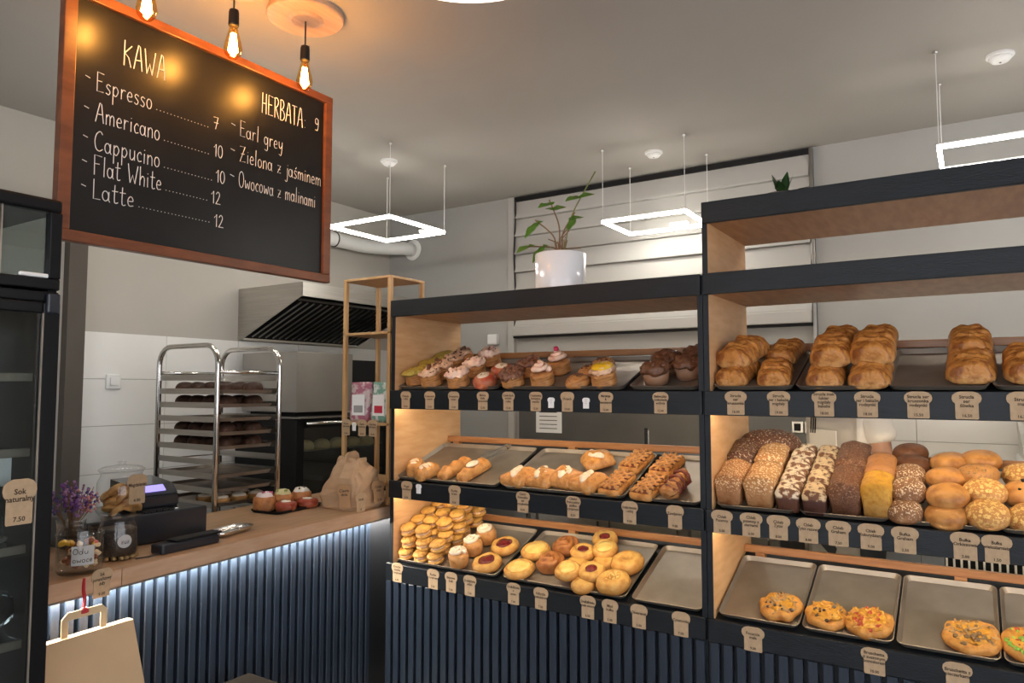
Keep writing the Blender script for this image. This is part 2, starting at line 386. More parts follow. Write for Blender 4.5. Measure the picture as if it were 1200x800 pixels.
# ------------------------------------------------------------------ lamps
def led_frame(x0, x1, y0, y1, z, label, driver=None):
    t = thing('led_frame_lamp', label, 'lamp', ((x0 + x1) / 2, (y0 + y1) / 2, z), 0, 'square led frame pendants')
    hx, hy, b = (x1 - x0) / 2, (y1 - y0) / 2, .008
    for nm, a in (('light_bar', (-hx, hx, -hy - b, -hy + b)), ('light_bar', (-hx, hx, hy - b, hy + b)), ('light_bar', (-hx - b, -hx + b, -hy, hy)), ('light_bar', (hx - b, hx + b, -hy, hy))):
        br = obj(nm, bx(*a, -.008, .010, .002), M_led, t)
        obj('housing', bx(*a, .010, .016), M_white, br)
    for sx in (-1, 1):
        for sy in (-1, 1):
            obj('wire', tube([(sx * hx, sy * hy, .015), (sx * hx, sy * hy, ZC - z - .004)], .0022, 5), M_white, t)
            obj('ceiling_hook', lathe([(.010, ZC - z - .012), (.012, ZC - z - .004), (.004, ZC - z)], 8, cx=sx * hx, cy=sy * hy), M_steel, t)
    if driver: obj('driver_box', bx(driver - .06, driver + .06, hy - .03, hy + .01, .018, .04, .004), M_white, t)
led_frame(-3.475, -2.96, 3.235, 3.77, E + 1.041, 'square white LED frame hanging beside the chalkboard', .12)
led_frame(-1.93, -1.40, 4.06, 4.49, E + 1.039, 'square white LED frame hanging before the roller shutter', .08)
led_frame(-.10, .45, 3.65, 4.06, E + 1.063, 'square white LED frame hanging above the tall right shelf')
led_frame(-3.475, -2.96, 1.88, 2.40, E + 1.041, 'added square white LED frame lighting the left wall, unseen behind the hanging chalkboard')  # unseen extra lamp, added to brighten the left wall and kitchen
# edison bulbs on ceiling plates
def edison(y, plate, label):
    t = thing('edison_pendant', label, 'lamp', (-2.215, y, ZC), 0, 'amber filament pendants')
    if plate: obj('ceiling_plate', lathe([(.145, -.022), (.15, -.018), (.15, 0)], 40), M_edge, t); obj('canopy', lathe([(.055, -.03), (.07, -.022)], 24), M_edge, t)
    else: obj('ceiling_plate', lathe([(.145, -.022), (.15, -.018), (.15, 0)], 40), M_edge, t); obj('canopy', lathe([(.055, -.03), (.07, -.022)], 24), M_edge, t)
    zb = E + 1.237 - ZC
    obj('cord', tube([(0, 0, -.03), (0, 0, zb + .125)], .0035, 6), M_rubber, t)
    obj('lamp_holder', lathe([(.006, zb + .135), (.016, zb + .13), (.018, zb + .12), (.019, zb + .075), (.017, zb + .07)], 16), M_blackm, t, True)
    g = obj('glass_bulb', lathe([(.012, zb + .072), (.015, zb + .06), (.021, zb + .035), (.029, zb + .005), (.032, zb - .015), (.028, zb - .034), (.017, zb - .047), (.003, zb - .052)], 24), M_bulb, t, True)
    b = bmesh.new()
    for k in range(8):
        a = k * math.pi / 4; r0, r1 = .006, .014
        tube([(r0 * math.cos(a), r0 * math.sin(a), zb + .042), (r1 * math.cos(a + .3), r1 * math.sin(a + .3), zb - .024)], .0034, 5, b)
    obj('filament', b, M_fil, g)
    obj('stem', tube([(0, 0, zb + .07), (0, 0, zb + .038)], .004, 6), M_bulb, g)
edison(1.262, False, 'leftmost glowing amber filament bulb, cut by the picture top')
edison(1.585, False, 'middle glowing amber filament bulb hanging before the chalkboard')
edison(1.915, True, 'glowing amber filament bulb nearest the chalkboard corner, under its round plate')
# ring pendant
t = thing('ring_pendant', 'round glowing ring lamp at the top edge of the picture', 'lamp', (-1.068, 1.441, E + 1.15))
b = tube([(.28 * math.cos(a), .28 * math.sin(a), 0) for a in [2 * math.pi * k / 48 for k in range(48)]], .009, 8, closed=True); obj('light_ring', b, M_ring, t, True)
b = tube([(.28 * math.cos(a), .28 * math.sin(a), .02) for a in [2 * math.pi * k / 48 for k in range(48)]], .012, 8, closed=True); obj('ring_housing', b, M_white, t, True)
for k in range(3):
    a = 2 * math.pi * k / 3 + 2.1; obj('wire', tube([(.28 * math.cos(a), .28 * math.sin(a), .02), (0, 0, ZC - E - 1.152)], .002, 5), M_white, t)
# smoke detectors
for x, y, l in ((-3.206, 3.492, 'small white smoke detector on the ceiling above the left LED frame'), (-1.672, 4.272, 'small white smoke detector on the ceiling before the shutter'), (.144, 3.846, 'white smoke detector on the ceiling at the far right')):
    t = thing('smoke_detector', l, 'smoke detector', (x, y, ZC), 0, 'ceiling smoke detectors')
    obj('base', lathe([(.052, -.014), (.056, -.01), (.056, 0)], 24), M_white, t); obj('cover', lathe([(.02, -.036), (.034, -.033), (.044, -.022), (.046, -.014)], 24), M_white, t, True)
    obj('indicator', lathe([(.004, -.038), (.005, -.035)], 8), M_blackm, t)

# ------------------------------------------------------------------ chalkboard
XC = -2.41
cb = thing('chalkboard', 'black menu chalkboard in a reddish wooden frame hung from the ceiling', 'chalkboard', (XC, 0, E))
Y0, Y1, Z0, Z1 = 1.100, 2.236, .466, 1.305
obj('writing_panel', bx(-.012, 0, Y0 + .02, Y1 - .02, Z0 + .015, Z1 - .015), M_board, cb)
fw = .040
obj('frame_rail', bx(-.02, .016, Y0, Y1, Z0, Z0 + .036, .003), M_frame, cb); obj('frame_rail', bx(-.02, .016, Y0, Y1, Z1 - .034, Z1, .003), M_frame, cb)
obj('frame_stile', bx(-.02, .0155, Y0, Y0 + fw, Z0 + .036, Z1 - .034, .003), M_frame, cb); obj('frame_stile', bx(-.02, .0155, Y1 - fw, Y1, Z0 + .036, Z1 - .034, .003), M_frame, cb)
for y in (Y0 + .14, Y1 - .13):
    b = bmesh.new(); z = Z1; k = 0
    while z < 1.5:
        tube([(-.004 + (.006 * math.cos(a) if k % 2 else 0), y + (0 if k % 2 else .006 * math.cos(a)), z + .011 + .012 * math.sin(a)) for a in [2 * math.pi * i / 8 for i in range(8)]], .0016, 4, b, True); z += .02; k += 1
    obj('chain', b, M_steeld, cb)
# single-stroke chalk alphabet (x right, y up; cap height 1, x-height .52); '~' marks a rounded stroke
O_ = lambda cx, cy, rx, ry: [(cx + rx * math.sin(a), cy + ry * math.cos(a)) for a in [2 * math.pi * k / 12 for k in range(13)]]
GL = {
 'K': (.42, [[(.04, 1), (.03, 0)], [(.38, .86), (.05, .5), (.24, .36), (.36, .0)]]),
 'A': (.46, [[(.02, 0), (.12, .55), (.22, 1), (.30, .95), (.42, 0)], [(.1, .38), (.39, .42)]]),
 'W': (.58, [[(.02, 1), (.14, .02), (.27, .45), (.40, .02), (.55, .98)]]),
 'E': (.40, [[(.36, .97), (.04, 1), (.04, .02), (.36, .04)], [(.05, .54), (.28, .55)]]),
 'C': (.46, ['~', (.40, .86), (.28, 1), (.10, .82), (.03, .45), (.10, .1), (.26, 0), (.42, .12)]),
 'F': (.42, [[(.06, 0), (.05, 1), (.42, .98)], [(.06, .55), (.30, .56)]]),
 'L': (.36, [[(.05, 1), (.05, .02), (.34, .03)]]),
 'H': (.40, [[(.05, 1), (.03, 0)], [(.32, 1), (.32, 0)], [(.03, .48), (.33, .5)]]),
 'R': (.38, [[(.05, 0), (.05, 1)], ['~', (.0, .95), (.2, 1), (.32, .82), (.22, .58), (.05, .5)], [(.12, .5), (.36, 0)]]),
 'B': (.38, [[(.05, 0), (.05, 1)], ['~', (.02, .97), (.2, 1), (.3, .78), (.18, .55), (.06, .53)], ['~', (.06, .53), (.26, .48), (.36, .25), (.24, .03), (.03, .0)]]),
 'T': (.36, [[(.18, 0), (.18, .98)], [(.0, .98), (.38, .99)]]),
 'Z': (.48, [[(.04, .96), (.40, 1), (.05, .02), (.44, .06)], [(.12, .5), (.36, .52)]]),
 'O': (.44, [['~'] + O_(.21, .5, .19, .5)]),
 'o': (.32, [['~'] + O_(.15, .26, .13, .26)]),
 'a': (.36, [['~'] + O_(.14, .26, .13, .25), [(.29, .52), (.28, .08), (.34, .0)]]),
 'c': (.28, ['~', (.26, .42), (.16, .52), (.04, .3), (.10, .03), (.26, .06)]),
 'd': (.36, [['~'] + O_(.14, .26, .13, .25), [(.29, 1), (.29, 0)]]),
 'e': (.32, ['~', (.04, .26), (.26, .30), (.22, .48), (.12, .5), (.03, .28), (.10, .03), (.28, .06)]),
 'g': (.34, [['~'] + O_(.14, .28, .12, .24), ['~', (.28, .52), (.28, .0), (.24, -.34), (.06, -.30)]]),
 'h': (.34, [[(.05, 1), (.04, 0)], ['~', (.05, .3), (.16, .52), (.28, .42), (.28, 0)]]),
 'i': (.16, [[(.07, .52), (.07, 0)], [(.075, .70), (.08, .73)]]),
 'j': (.18, [['~', (.14, .52), (.14, -.1), (.08, -.36), (-.06, -.3)], [(.15, .70), (.155, .73)]]),
 'l': (.17, [[(.08, 1), (.07, 0)]]),
 'm': (.50, [[(.04, .52), (.04, 0)], ['~', (.04, .34), (.14, .52), (.23, .40), (.23, 0)], ['~', (.23, .34), (.34, .52), (.43, .40), (.44, 0)]]),
 'n': (.34, [[(.04, .52), (.04, 0)], ['~', (.04, .34), (.16, .52), (.27, .40), (.28, 0)]]),
 'p': (.36, [[(.05, .52), (.04, -.42)], ['~', (.05, .36), (.18, .52), (.30, .30), (.18, .02), (.05, .12)]]),
 'r': (.28, [[(.05, .52), (.05, 0)], ['~', (.05, .3), (.14, .5), (.26, .48)]]),
 's': (.28, ['~', (.25, .46), (.12, .52), (.05, .38), (.22, .18), (.16, .0), (.02, .05)]),
 't': (.28, [['~', (.12, .92), (.11, .12), (.18, 0), (.27, .05)], [(.0, .6), (.26, .62)]]),
 'u': (.34, [['~', (.04, .52), (.05, .12), (.15, .0), (.26, .16)], [(.28, .52), (.28, 0)]]),
 'w': (.46, [['~', (.03, .52), (.10, .02), (.22, .36), (.33, .02), (.42, .52)]]),
 'y': (.34, [['~', (.04, .52), (.06, .2), (.16, .1), (.27, .28)], ['~', (.29, .52), (.27, .0), (.2, -.36), (.04, -.30)]]),
 'z': (.32, [[(.03, .5), (.27, .5), (.03, .02), (.29, .04)], [(.08, .26), (.24, .27)]]),
 'ś': (.28, [['~', (.25, .46), (.12, .52), (.05, .38), (.22, .18), (.16, .0), (.02, .05)], [(.15, .64), (.22, .76)]]),
 '-': (.30, [[(.02, .42), (.24, .36)]]), ':': (.2, [[(.1, .42), (.11, .44)], [(.1, .06), (.11, .08)]]), ' ': (.26, []),
 '7': (.36, [[(.04, .95), (.32, .98), (.18, 0)], [(.08, .5), (.34, .52)]]), '1': (.28, [[(.04, .72), (.20, 1), (.20, 0)]]), '0': (.40, [['~'] + O_(.19, .5, .16, .5)]),
 '2': (.40, ['~', (.05, .80), (.18, 1), (.31, .80), (.22, .42), (.05, .04), (.08, .02), (.38, .03)]),
 '9': (.36, [['~'] + O_(.16, .74, .13, .24), ['~', (.30, .9), (.30, .4), (.22, .02), (.06, .04)]]),
}
def chalk(text, y0, y1, z, h, name='chalk_writing', thick=.0016):
    """write text on the panel from y0 to y1, baseline z, cap height h"""
    wid = sum(GL[c][0] + .06 for c in text); sx = (y1 - y0) / wid; x = 0; b = bmesh.new()
    rnd = random.Random(text)
    for c in text:
        wd, S = GL[c]
        if S and S[0] == '~': S = [S]
        for s in S:
            p = s[1:] if s[0] == '~' else s
            jit = rnd.uniform(-.015, .015)
            q = [(px + x, py + jit) for px, py in p]
            q = catmull(q, 4) if s[0] == '~' else [Vector((*v, 0)) for v in q]
            tube([(.0012, y0 + v[0] * sx, z + v[1] * h) for v in q], thick, 4, b)
        x += wd + .06
    return tag(obj(name, b, M_chalk, cb), kind='stuff')
chalk('KAWA', 1.298, 1.455, 1.101, .088, thick=.0019)
for txt, ye, z, zp, price, yp in (('Espresso', 1.408, .980, .988, '7', 1.645), ('Americano', 1.440, .878, .882, '10', 1.65), ('Cappucino', 1.443, .781, .785, '10', 1.662), ('Flat White', 1.452, .700, .700, '12', 1.645), ('Latte', 1.356, .619, .613, '12', 1.66)):
    chalk(txt, 1.212, ye, z, .066); chalk('-', 1.175, 1.199, z + .012, .066)
    chalk(price, yp, yp + (.028 if len(price) == 1 else .045), zp, .047)
    b = bmesh.new(); y = ye + .012
    while y < yp - .01:
        box(b, .0002, .0018, y, y + .0028, z + .005, z + .0072); y += .0135
    tag(obj('dotted_leader', b, M_chalk, cb), kind='stuff')
chalk('HERBATA:', 1.865, 2.10, 1.122, .084, thick=.0017); chalk('9', 2.146, 2.172, 1.136, .055)
for txt, ye, z in (('Earl grey', 1.978, .993), ('Zielona z jaśminem', 2.190, .892), ('Owocowa z malinami', 2.160, .790)):
    chalk(txt, 1.765, ye, z, .064, thick=.0013); chalk('-', 1.724, 1.752, z + .012, .066)

# ------------------------------------------------------------------ sales counter
cx_ = lambda y: -2.363 - .088 * y                # front line of the counter, turned a little against the walls
CT = E - .617; CY0, CY1 = 1.09, 3.30
ct_ = thing('sales_counter', 'sales counter with oak top and navy slatted front', 'counter', (0, 0, 0))
def quad(x0f, x1f, ya, yb, z0, z1, bm=None):
    return prism([(x0f(ya), ya), (x1f(ya), ya), (x1f(yb), yb), (x0f(yb), yb)], z0, z1, bm, 'xy')
back = lambda y: -3.03 - .088 * y
seam = 1.397
obj('worktop', quad(back, lambda y: cx_(y) - .006, CY0, CY1, CT - .056, CT), M_oak, ct_)
for a, b_ in ((CY0, seam - .0015), (seam + .0015, CY1)):
    obj('edge_board', quad(lambda y: cx_(y) - .006, cx_, a, b_, CT - .056, CT - .001), M_edge, ct_)
obj('trim_strip', quad(lambda y: cx_(y) - .02, lambda y: cx_(y) - .001, CY0, CY1, CT - .064, CT - .056), M_alu, ct_)
obj('led_strip', quad(lambda y: cx_(y) - .052, lambda y: cx_(y) - .030, CY0, CY1, CT - .064, CT - .058), M_strip2, ct_)
obj('front_panel', quad(lambda y: cx_(y) - .105, lambda y: cx_(y) - .09, CY0, CY1, 0, CT - .06), M_back, ct_)
obj('carcass', quad(lambda y: back(y) + .05, lambda y: cx_(y) - .106, CY0 + .02, CY1, 0, CT - .058), M_navy, ct_)
ang = math.atan(.088)
sm = bpy.data.meshes.new('slat'); b2 = bx(-.02, .018, -.0155, .0155, .002, CT - .066, .003, 1); b2.to_mesh(sm); b2.free(); sm.materials.append(M_slat)
y = CY0 + .02; k = 0
while y < 2.80:
    link('slat', sm, ct_, (cx_(y) - .078, y, 0), ang); y += .0478

# ------------------------------------------------------------------ display fridge at the left edge
fr = thing('display_fridge', 'tall black glass-door display fridge at the left edge', 'fridge', (-2.30, 0, 0))
FY0, FY1 = .36, 1.075
obj('back_panel', bx(-.68, -.66, FY0, FY1, 0, 1.88), M_black, fr); obj('base', bx(-.66, -.02, FY0, FY1, 0, .22), M_black, fr)
obj('side_panel', bx(-.66, -.02, FY1 - .025, FY1, .22, 1.88), M_black, fr); obj('side_panel', bx(-.66, -.02, FY0, FY0 + .025, .22, 1.88), M_black, fr); obj('upper_back_window', bx(-.67, -.666, FY0 + .01, FY1 - .01, 1.905, 2.105), M_pane, fr); obj('upper_side_window', bx(-.66, -.03, FY1 - .008, FY1 - .004, 1.905, 2.105), M_pane, fr)
obj('roof', bx(-.68, 0, FY0, FY1, 2.105, 2.145, .008), M_black, fr)
obj('divider_band', bx(-.66, .0, FY0, FY1, 1.872, 1.905, .004), M_black, fr); obj('divider_band', bx(-.66, -.004, FY0, FY1, 1.835, 1.866, .004), M_black, fr)
up = obj('upper_window', bx(-.022, -.018, FY0 + .03, 1.042, 1.905, 2.105), M_pane, fr)
obj('window_stile', bx(-.03, .002, 1.040, FY1, 1.905, 2.105, .004), M_black, up); obj('window_joint', bx(-.024, -.014, .918, .922, 1.905, 2.105), M_alu, up)
dr = obj('door', bx(-.012, .008, 1.028, FY1, .24, 1.832, .004), M_black, fr)
obj('door_edge_strip', bx(.003, .010, 1.026, 1.0295, .24, 1.80), M_alu, dr)
obj('door_glass', bx(-.006, -.002, FY0 + .05, 1.028, .30, 1.80), M_pane, dr); obj('door_rail', bx(-.012, .008, FY0, 1.028, .24, .30, .004), M_black, dr); obj('door_rail', bx(-.012, .008, FY0, 1.028, 1.80, 1.832, .004), M_black, dr)
obj('hinge', bx(.0, .018, 1.035, 1.07, 1.80, 1.86, .005), M_plast, dr)
for z in (.55, .85, 1.12, 1.40, 1.62):
    sh = obj('wire_shelf', bx(-.62, -.06, FY0 + .04, FY1 - .04, z - .006, z, .002), M_pane, fr)
    obj('shelf_lip', bx(-.062, -.052, FY0 + .04, FY1 - .04, z - .02, z + .005, .002), M_alu, sh)
b = bmesh.new(); box(b, -.645, -.64, FY1 - .10, FY1 - .085, .3, 1.8); obj('added_light_tube', b, emit('added_fridge_light', (.85, .95, 1), 5), fr)  # glowing tube added to brighten the dark fridge interior
cakem = crustmat('sponge_cake', (.45, .22, .10), (.55, .30, .18), (.30, .10, .06))
for k, (y, z) in enumerate(((.90, 1.40), (.76, 1.40), (.72, .85), (.95, .55))):
    t = thing('layer_cake', ['brown layer cake on the fridge shelf nearest the door frame', 'brown layer cake deeper along the fridge shelf', 'brown layer cake on the low fridge shelf', 'brown layer cake on the bottom fridge shelf'][k], 'cake', (-2.30 - .22, y, z), 0, 'cakes in the fridge')
    obj('sponge', lathe([(.055, 0), (.058, .01), (.058, .075), (.054, .085)], 24), cakem, t, True); obj('icing', noisy(lathe([(.054, .085), (.05, .094), (.02, .098)], 24), .006, 40, k), mat('pink_icing', (.62, .30, .26), .5), t, True)
t = thing('cake_dome', 'clear dome over a white cake inside the fridge', 'cake dome', (-2.50, .95, 1.12)); obj('plate', lathe([(.07, 0), (.09, .008), (.09, .012)], 24), M_white, t)
obj('cover', lathe([(.08, .012), (.078, .08), (.06, .12), (.02, .135)], 24, cap0=False), M_jar, t, True); obj('cake', blob(.05, .05, .05, 3), M_white, t, True)
tag(obj('menu_card', bx(-2.362, -2.358, .90, .99, 1.30, 1.38), M_wtag), 'white card standing on the fridge shelf', 'card')
b = blob(.09, .12, .16, 9, .5, 22, 24, 14); o = obj('plastic_bag', b, M_jar, None, True, (-2.48, .93, .85)); tag(o, 'crumpled clear plastic bag on the low fridge shelf', 'bag')
tag(obj('white_card', bx(-2.315, -2.30, .965, 1.045, 1.906, 1.918, .004), M_wtag), 'white rounded card lying on the fridge divider', 'card')

# ------------------------------------------------------------------ kitchen behind the counter
# rack trolley
tx0, tx1, ty0, ty1, tz = -3.79, -3.27, 2.30, 2.69, E + .225
tr = thing('rack_trolley', 'stainless steel rack trolley full of trays behind the counter', 'trolley', ((tx0 + tx1) / 2, (ty0 + ty1) / 2, 0))
lx, ly = (tx1 - tx0) / 2, (ty1 - ty0) / 2
for sy in (-1, 1):
    pts = [(-lx, sy * ly, .12)] + [(-lx, sy * ly, tz - .10)] + [(-lx + .10 * (1 - math.cos(a)), sy * ly, tz - .10 + .10 * math.sin(a)) for a in [math.pi / 2 * k / 6 for k in range(1, 7)]]
    pts += [(-p[0], p[1], p[2]) for p in reversed(pts)]
    obj('side_frame', tube(pts, .014, 10), M_chrome, tr, True)
for sx in (-1, 1):
    obj('cross_bar', tube([(sx * lx, -ly, tz - .14), (sx * lx, ly, tz - .14)], .010, 8), M_chrome, tr, True)
    obj('cross_bar', tube([(sx * lx, -ly, .16), (sx * lx, ly, .16)], .012, 8), M_chrome, tr, True)
    for sy in (-1, 1):
        w_ = obj('caster', lathe([(.018, -.012), (.05, -.012), (.05, .012), (.018, .012)], 16), M_rubber, tr); w_.rotation_euler = (R(90), 0, 0); w_.location = (sx * lx, sy * ly, .05)
        obj('caster_fork', bx(sx * lx - .02, sx * lx + .02, sy * ly - .02, sy * ly + .02, .085, .125), M_steel, tr)
rzs = [E - .014 - .0725 * k for k in range(-1, 14)]
for z in rzs:
    for sy in (-1, 1):
        b = bx(-lx, lx, sy * (ly - .012) - .012, sy * (ly - .012) + .012, z - .016, z - .014); box(b, -lx, lx, sy * (ly - .001) - .0012, sy * (ly - .001) + .0012, z - .016, z + .014)
        obj('runner', b, M_steel, tr)
    obj('stop_bar', tube([(-lx, -ly, z - .01), (-lx, ly, z - .01)], .004, 6), M_chrome, tr)
bt = bpy.data.meshes.new('baking_tray'); b = pan(.50, .345); b.to_mesh(bt); b.free(); bt.materials.append(M_alu)
M_dbun = crustmat('dark_bun', (.16, .07, .03), (.045, .02, .012), (.03, .012, .008))
dbun = bpy.data.meshes.new('bun'); b = blob(.052, .056, .06, 4, .08); b.to_mesh(dbun); b.free(); dbun.materials.append(M_dbun)
for p in dbun.polygons: p.use_smooth = True
ORD = ['first', 'second', 'third', 'fourth', 'fifth', 'sixth', 'seventh', 'eighth', 'ninth', 'tenth', 'eleventh']
tcx, tcy = (tx0 + tx1) / 2, (ty0 + ty1) / 2
for i, k in enumerate((0, 1, 2, 3, 4, 6, 7, 8)):
    z = E - .014 - .0725 * k - .0125
    tag(link('baking_tray', bt, None, (tcx, tcy, z)), f'{ORD[i]} baking tray from the top of the rack trolley', 'tray', 'trays in the rack trolley')
    if k in (0, 1, 3, 4):
        for a in range(4):
            for c in range(2):
                o = link('bun', dbun, None, (tcx - .18 + .12 * a, tcy - .085 + .17 * c, z + .003), .9 * a + c)
                tag(o, f'{ORD[a]} dark bun from the wall in the {["near", "far"][c]} row of the {ORD[i]} trolley tray', 'bun', f'buns on trolley tray {ORD[i]}')
M_tart = crustmat('tart_shell', (.55, .30, .10), (.60, .34, .12), (.40, .20, .07)); M_cream = mat('whipped_cream', (.80, .70, .56), .5, var=.1, scale=50, bump=.3, bscale=120)
for i, (a, c) in enumerate(((.19, -.11), (.19, .0), (.19, .11), (.06, -.11), (.06, .0), (.06, .11))):
    t = thing('cream_tart', f'small round cream tart, {["near", "middle", "far"][i % 3]} one of the {["front", "back"][i // 3]} row on the trolley', 'tart', (tcx + a, tcy + c, E - .014 - .58 - .0095), i, 'cream tarts on the trolley')
    obj('shell', lathe([(.04, 0), (.048, .03), (.046, .034), (.04, .03)], 20, ridge=.03, nr=10), M_tart, t, True); obj('cream', noisy(lathe([(.042, .03), (.036, .042), (.015, .048)], 16), .006, 60, i), M_cream, t, True)
# extractor hood
hd = thing('extractor_hood', 'stainless extractor hood with black filters on the left wall', 'extractor hood', (XL, 0, E))
hy0, hy1, hx = 3.18, 4.285, .652
prof = [(0, .338), (.045, .338), (hx, .603), (hx, .692), (0, .692)]
for a, b_ in ((hy0, hy0 + .004), (hy1 - .004, hy1)):
    b = loft([[(p[0], a, p[1]) for p in prof], [(p[0], b_, p[1]) for p in prof]]); bmesh.ops.recalc_face_normals(b, faces=b.faces); obj('end_panel', b, M_steel, hd)
obj('front_lip', bx(hx - .006, hx, hy0, hy1, .600, .692, .001, 1), M_steel, hd); obj('top_panel', bx(0, hx - .006, hy0 + .004, hy1 - .004, .686, .692), M_steel, hd)
obj('wall_gutter', bx(0, .05, hy0 + .004, hy1 - .004, .336, .350), M_steel, hd); obj('back_panel', bx(0, .004, hy0 + .004, hy1 - .004, .35, .686), M_blackm, hd)
nf = 6
for k in range(nf):
    ya = hy0 + .03 + (hy1 - hy0 - .06) * k / nf; yb = hy0 + .03 + (hy1 - hy0 - .06) * (k + 1) / nf - .006
    d = Vector((hx - .055, 0, .265 - .01)); p0 = Vector((.05, 0, .352)); nrm = Vector((-.40, 0, .92)) * .012
    q = [p0, p0 + d * .93, p0 + d * .93 + nrm, p0 + nrm]
    f = obj('grease_filter', loft([[(v.x, ya, v.z) for v in q], [(v.x, yb, v.z) for v in q]]), M_blackm, hd)
    for j in range(3):
        yy = ya + (yb - ya) * (j + .5) / 3; q2 = [p0 + d * .05, p0 + d * .88]
        obj('baffle', tube([(v.x + .003, yy, v.z - .006) for v in q2], .006, 5), M_steeld, f)
obj('filter_rail', tube([(hx - .05, hy0 + .01, .585), (hx - .05, hy1 - .01, .585)], .010, 6), M_steeld, hd)
tag(obj('cable_trunking', bx(XL, XL + .05, 3.75, 4.5, E + .74, E + .80, .004), M_white), 'white cable trunking on the left wall above the hood', 'trunking')
# oven stack
ov = thing('deck_oven', 'black deck oven with a glass door under the hood', 'oven', (-3.60, 0, 0))
oy0, oy1, oz = 3.13, 4.05, E - .195
ovb = bx(-.64, -.40, oy0, oy1, .55, oz); box(ovb, -.40, -.05, oy0, oy0 + .02, .55, oz); box(ovb, -.40, -.05, oy1 - .02, oy1, .55, oz); box(ovb, -.40, -.05, oy0 + .02, oy1 - .02, .55, .70); box(ovb, -.40, -.05, oy0 + .02, oy1 - .02, oz - .03, oz)
obj('oven_body', ovb, M_blackm, ov); obj('top_plate', bx(-.64, .0, oy0, oy1, oz, oz + .012, .002), M_steeld, ov)
fd = obj('oven_door', bx(-.05, -.03, oy0, oy0 + .06, .58, oz - .01), M_black, ov); obj('door_bar', bx(-.05, -.03, oy1 - .12, oy1, .58, oz - .01), M_black, fd); obj('door_bar', bx(-.05, -.03, oy0 + .06, oy1 - .12, .58, .72), M_black, fd); obj('door_bar', bx(-.05, -.03, oy0 + .06, oy1 - .12, oz - .06, oz - .01), M_black, fd)
obj('door_glass', bx(-.034, -.031, oy0 + .06, oy1 - .12, .72, oz - .06), M_pane, fd); obj('door_handle', tube([(.0, oy0 + .05, oz - .03), (.0, oy1 - .1, oz - .03)], .010, 8), M_chrome, fd, True)
ov_in = obj('oven_rack', bx(-.39, -.07, oy0 + .03, oy1 - .03, 1.17, 1.176), M_chrome, ov)
obj('oven_stand', bx(-.62, -.04, oy0 + .02, oy1 - .02, 0, .55, .004), M_steeld, ov)
M_pale = crustmat('pale_roll', (.62, .50, .26), (.70, .58, .32), (.55, .40, .18))
for k in range(5):
    o = obj('roll', blob(.055, .06, .065, k, .06), M_pale, None, True, (-3.60 - .14, oy0 + .17 + .14 * k, 1.177)); tag(o, f'{ORD[k]} pale roll from the left behind the oven glass', 'roll', 'rolls in the oven')
st2 = thing('steel_cabinet', 'plain stainless steel box standing on the oven', 'oven hood', (-3.68, 0, 0))
obj('body', bx(-.55, 0, 3.165, 3.66, oz + .04, E + .238, .004), mat('satin_steel', (.40, .38, .35), .42, 1, var=.1, scale=3), st2); obj('side_unit', bx(-.5, -.02, 3.67, 3.95, oz + .04, E + .20, .004), M_blackm, st2); obj('feet', bx(-.5, -.05, 3.2, 3.62, oz + .012, oz + .04), M_blackm, st2)
# ventilation duct
dp = thing('ventilation_duct', 'white round ventilation duct along the left wall', 'duct', (0, 0, 0))
zz = E + 1.165
pts = [(XL + .12, 2.3, zz), (XL + .12, 4.25, zz), (XL + .14, 4.38, zz + .005), (XL + .19, 4.5, zz + .012), (XL + .26, 4.6, zz + .02), (XL + .275, 4.72, zz + .022)]
obj('pipe', tube([pts[0], (XL + .12, 3.0, zz), (XL + .12, 3.6, zz)] + pts[1:], .055, 16), M_white, dp, True)
b = lathe([(.085, 0), (.09, .008), (.09, .014), (.06, .02)], 24); xform(b, (XL + .275, YB - .001, zz + .022), (R(90), 0, 0)); obj('wall_collar', b, M_white, dp)
for y in (3.95,): obj('joint_ring', tube([(XL + .12 + .057 * math.cos(a), y, zz + .057 * math.sin(a)) for a in [2 * math.pi * k / 20 for k in range(20)]], .005, 6, closed=True), M_rubber, dp)
tag(obj('wall_switch', bx(XL + .008, XL + .028, 2.275, 2.365, E - .005, E + .085, .008), M_white), 'white light switch on the tiled left wall', 'switch')
bpy.data.objects['wall_switch'].data.name = 'wall_switch'
obj('rocker', bx(XL + .028, XL + .034, 2.295, 2.345, E + .015, E + .065, .003), M_white, bpy.data.objects['wall_switch'])
# steel worktable along the back wall
wt = thing('steel_worktable', 'stainless steel worktable with doors along the back wall', 'worktable', (0, 4.28, 0))
obj('worktop', bx(-2.95, 1.6, -.30, .40, .86, .90, .004), M_steel, wt); obj('cabinet', bx(-2.9, -.9, -.24, .38, .10, .86), M_steeld, wt)
for k in range(4):
    d = obj('door', bx(-2.88 + .5 * k, -2.40 + .5 * k, -.26, -.24, .14, .83, .004), M_steel, wt); obj('handle', tube([(-2.45 + .5 * k, -.285, .6), (-2.45 + .5 * k, -.285, .78)], .007, 6), M_chrome, d)
for x in (-.75, .4, 1.5):
    for y in (-.26, .34): obj('leg', bx(x - .02, x + .02, y - .02, y + .02, 0, .86), M_steel, wt)
obj('undershelf', bx(-.78, 1.55, -.27, .36, .25, .27), M_steel, wt)
ws = thing('wall_shelf', 'narrow steel wall shelf behind the right bakery shelf', 'shelf', (0, YB, 0)); obj('board', bx(-1.2, -.82, -.2, 0, E + .15, E + .165), M_steel, ws); obj('bracket', bx(-1.1, -1.09, -.18, 0, E + .07, E + .15), M_steel, ws); obj('bracket', bx(-.92, -.91, -.18, 0, E + .07, E + .15), M_steel, ws)
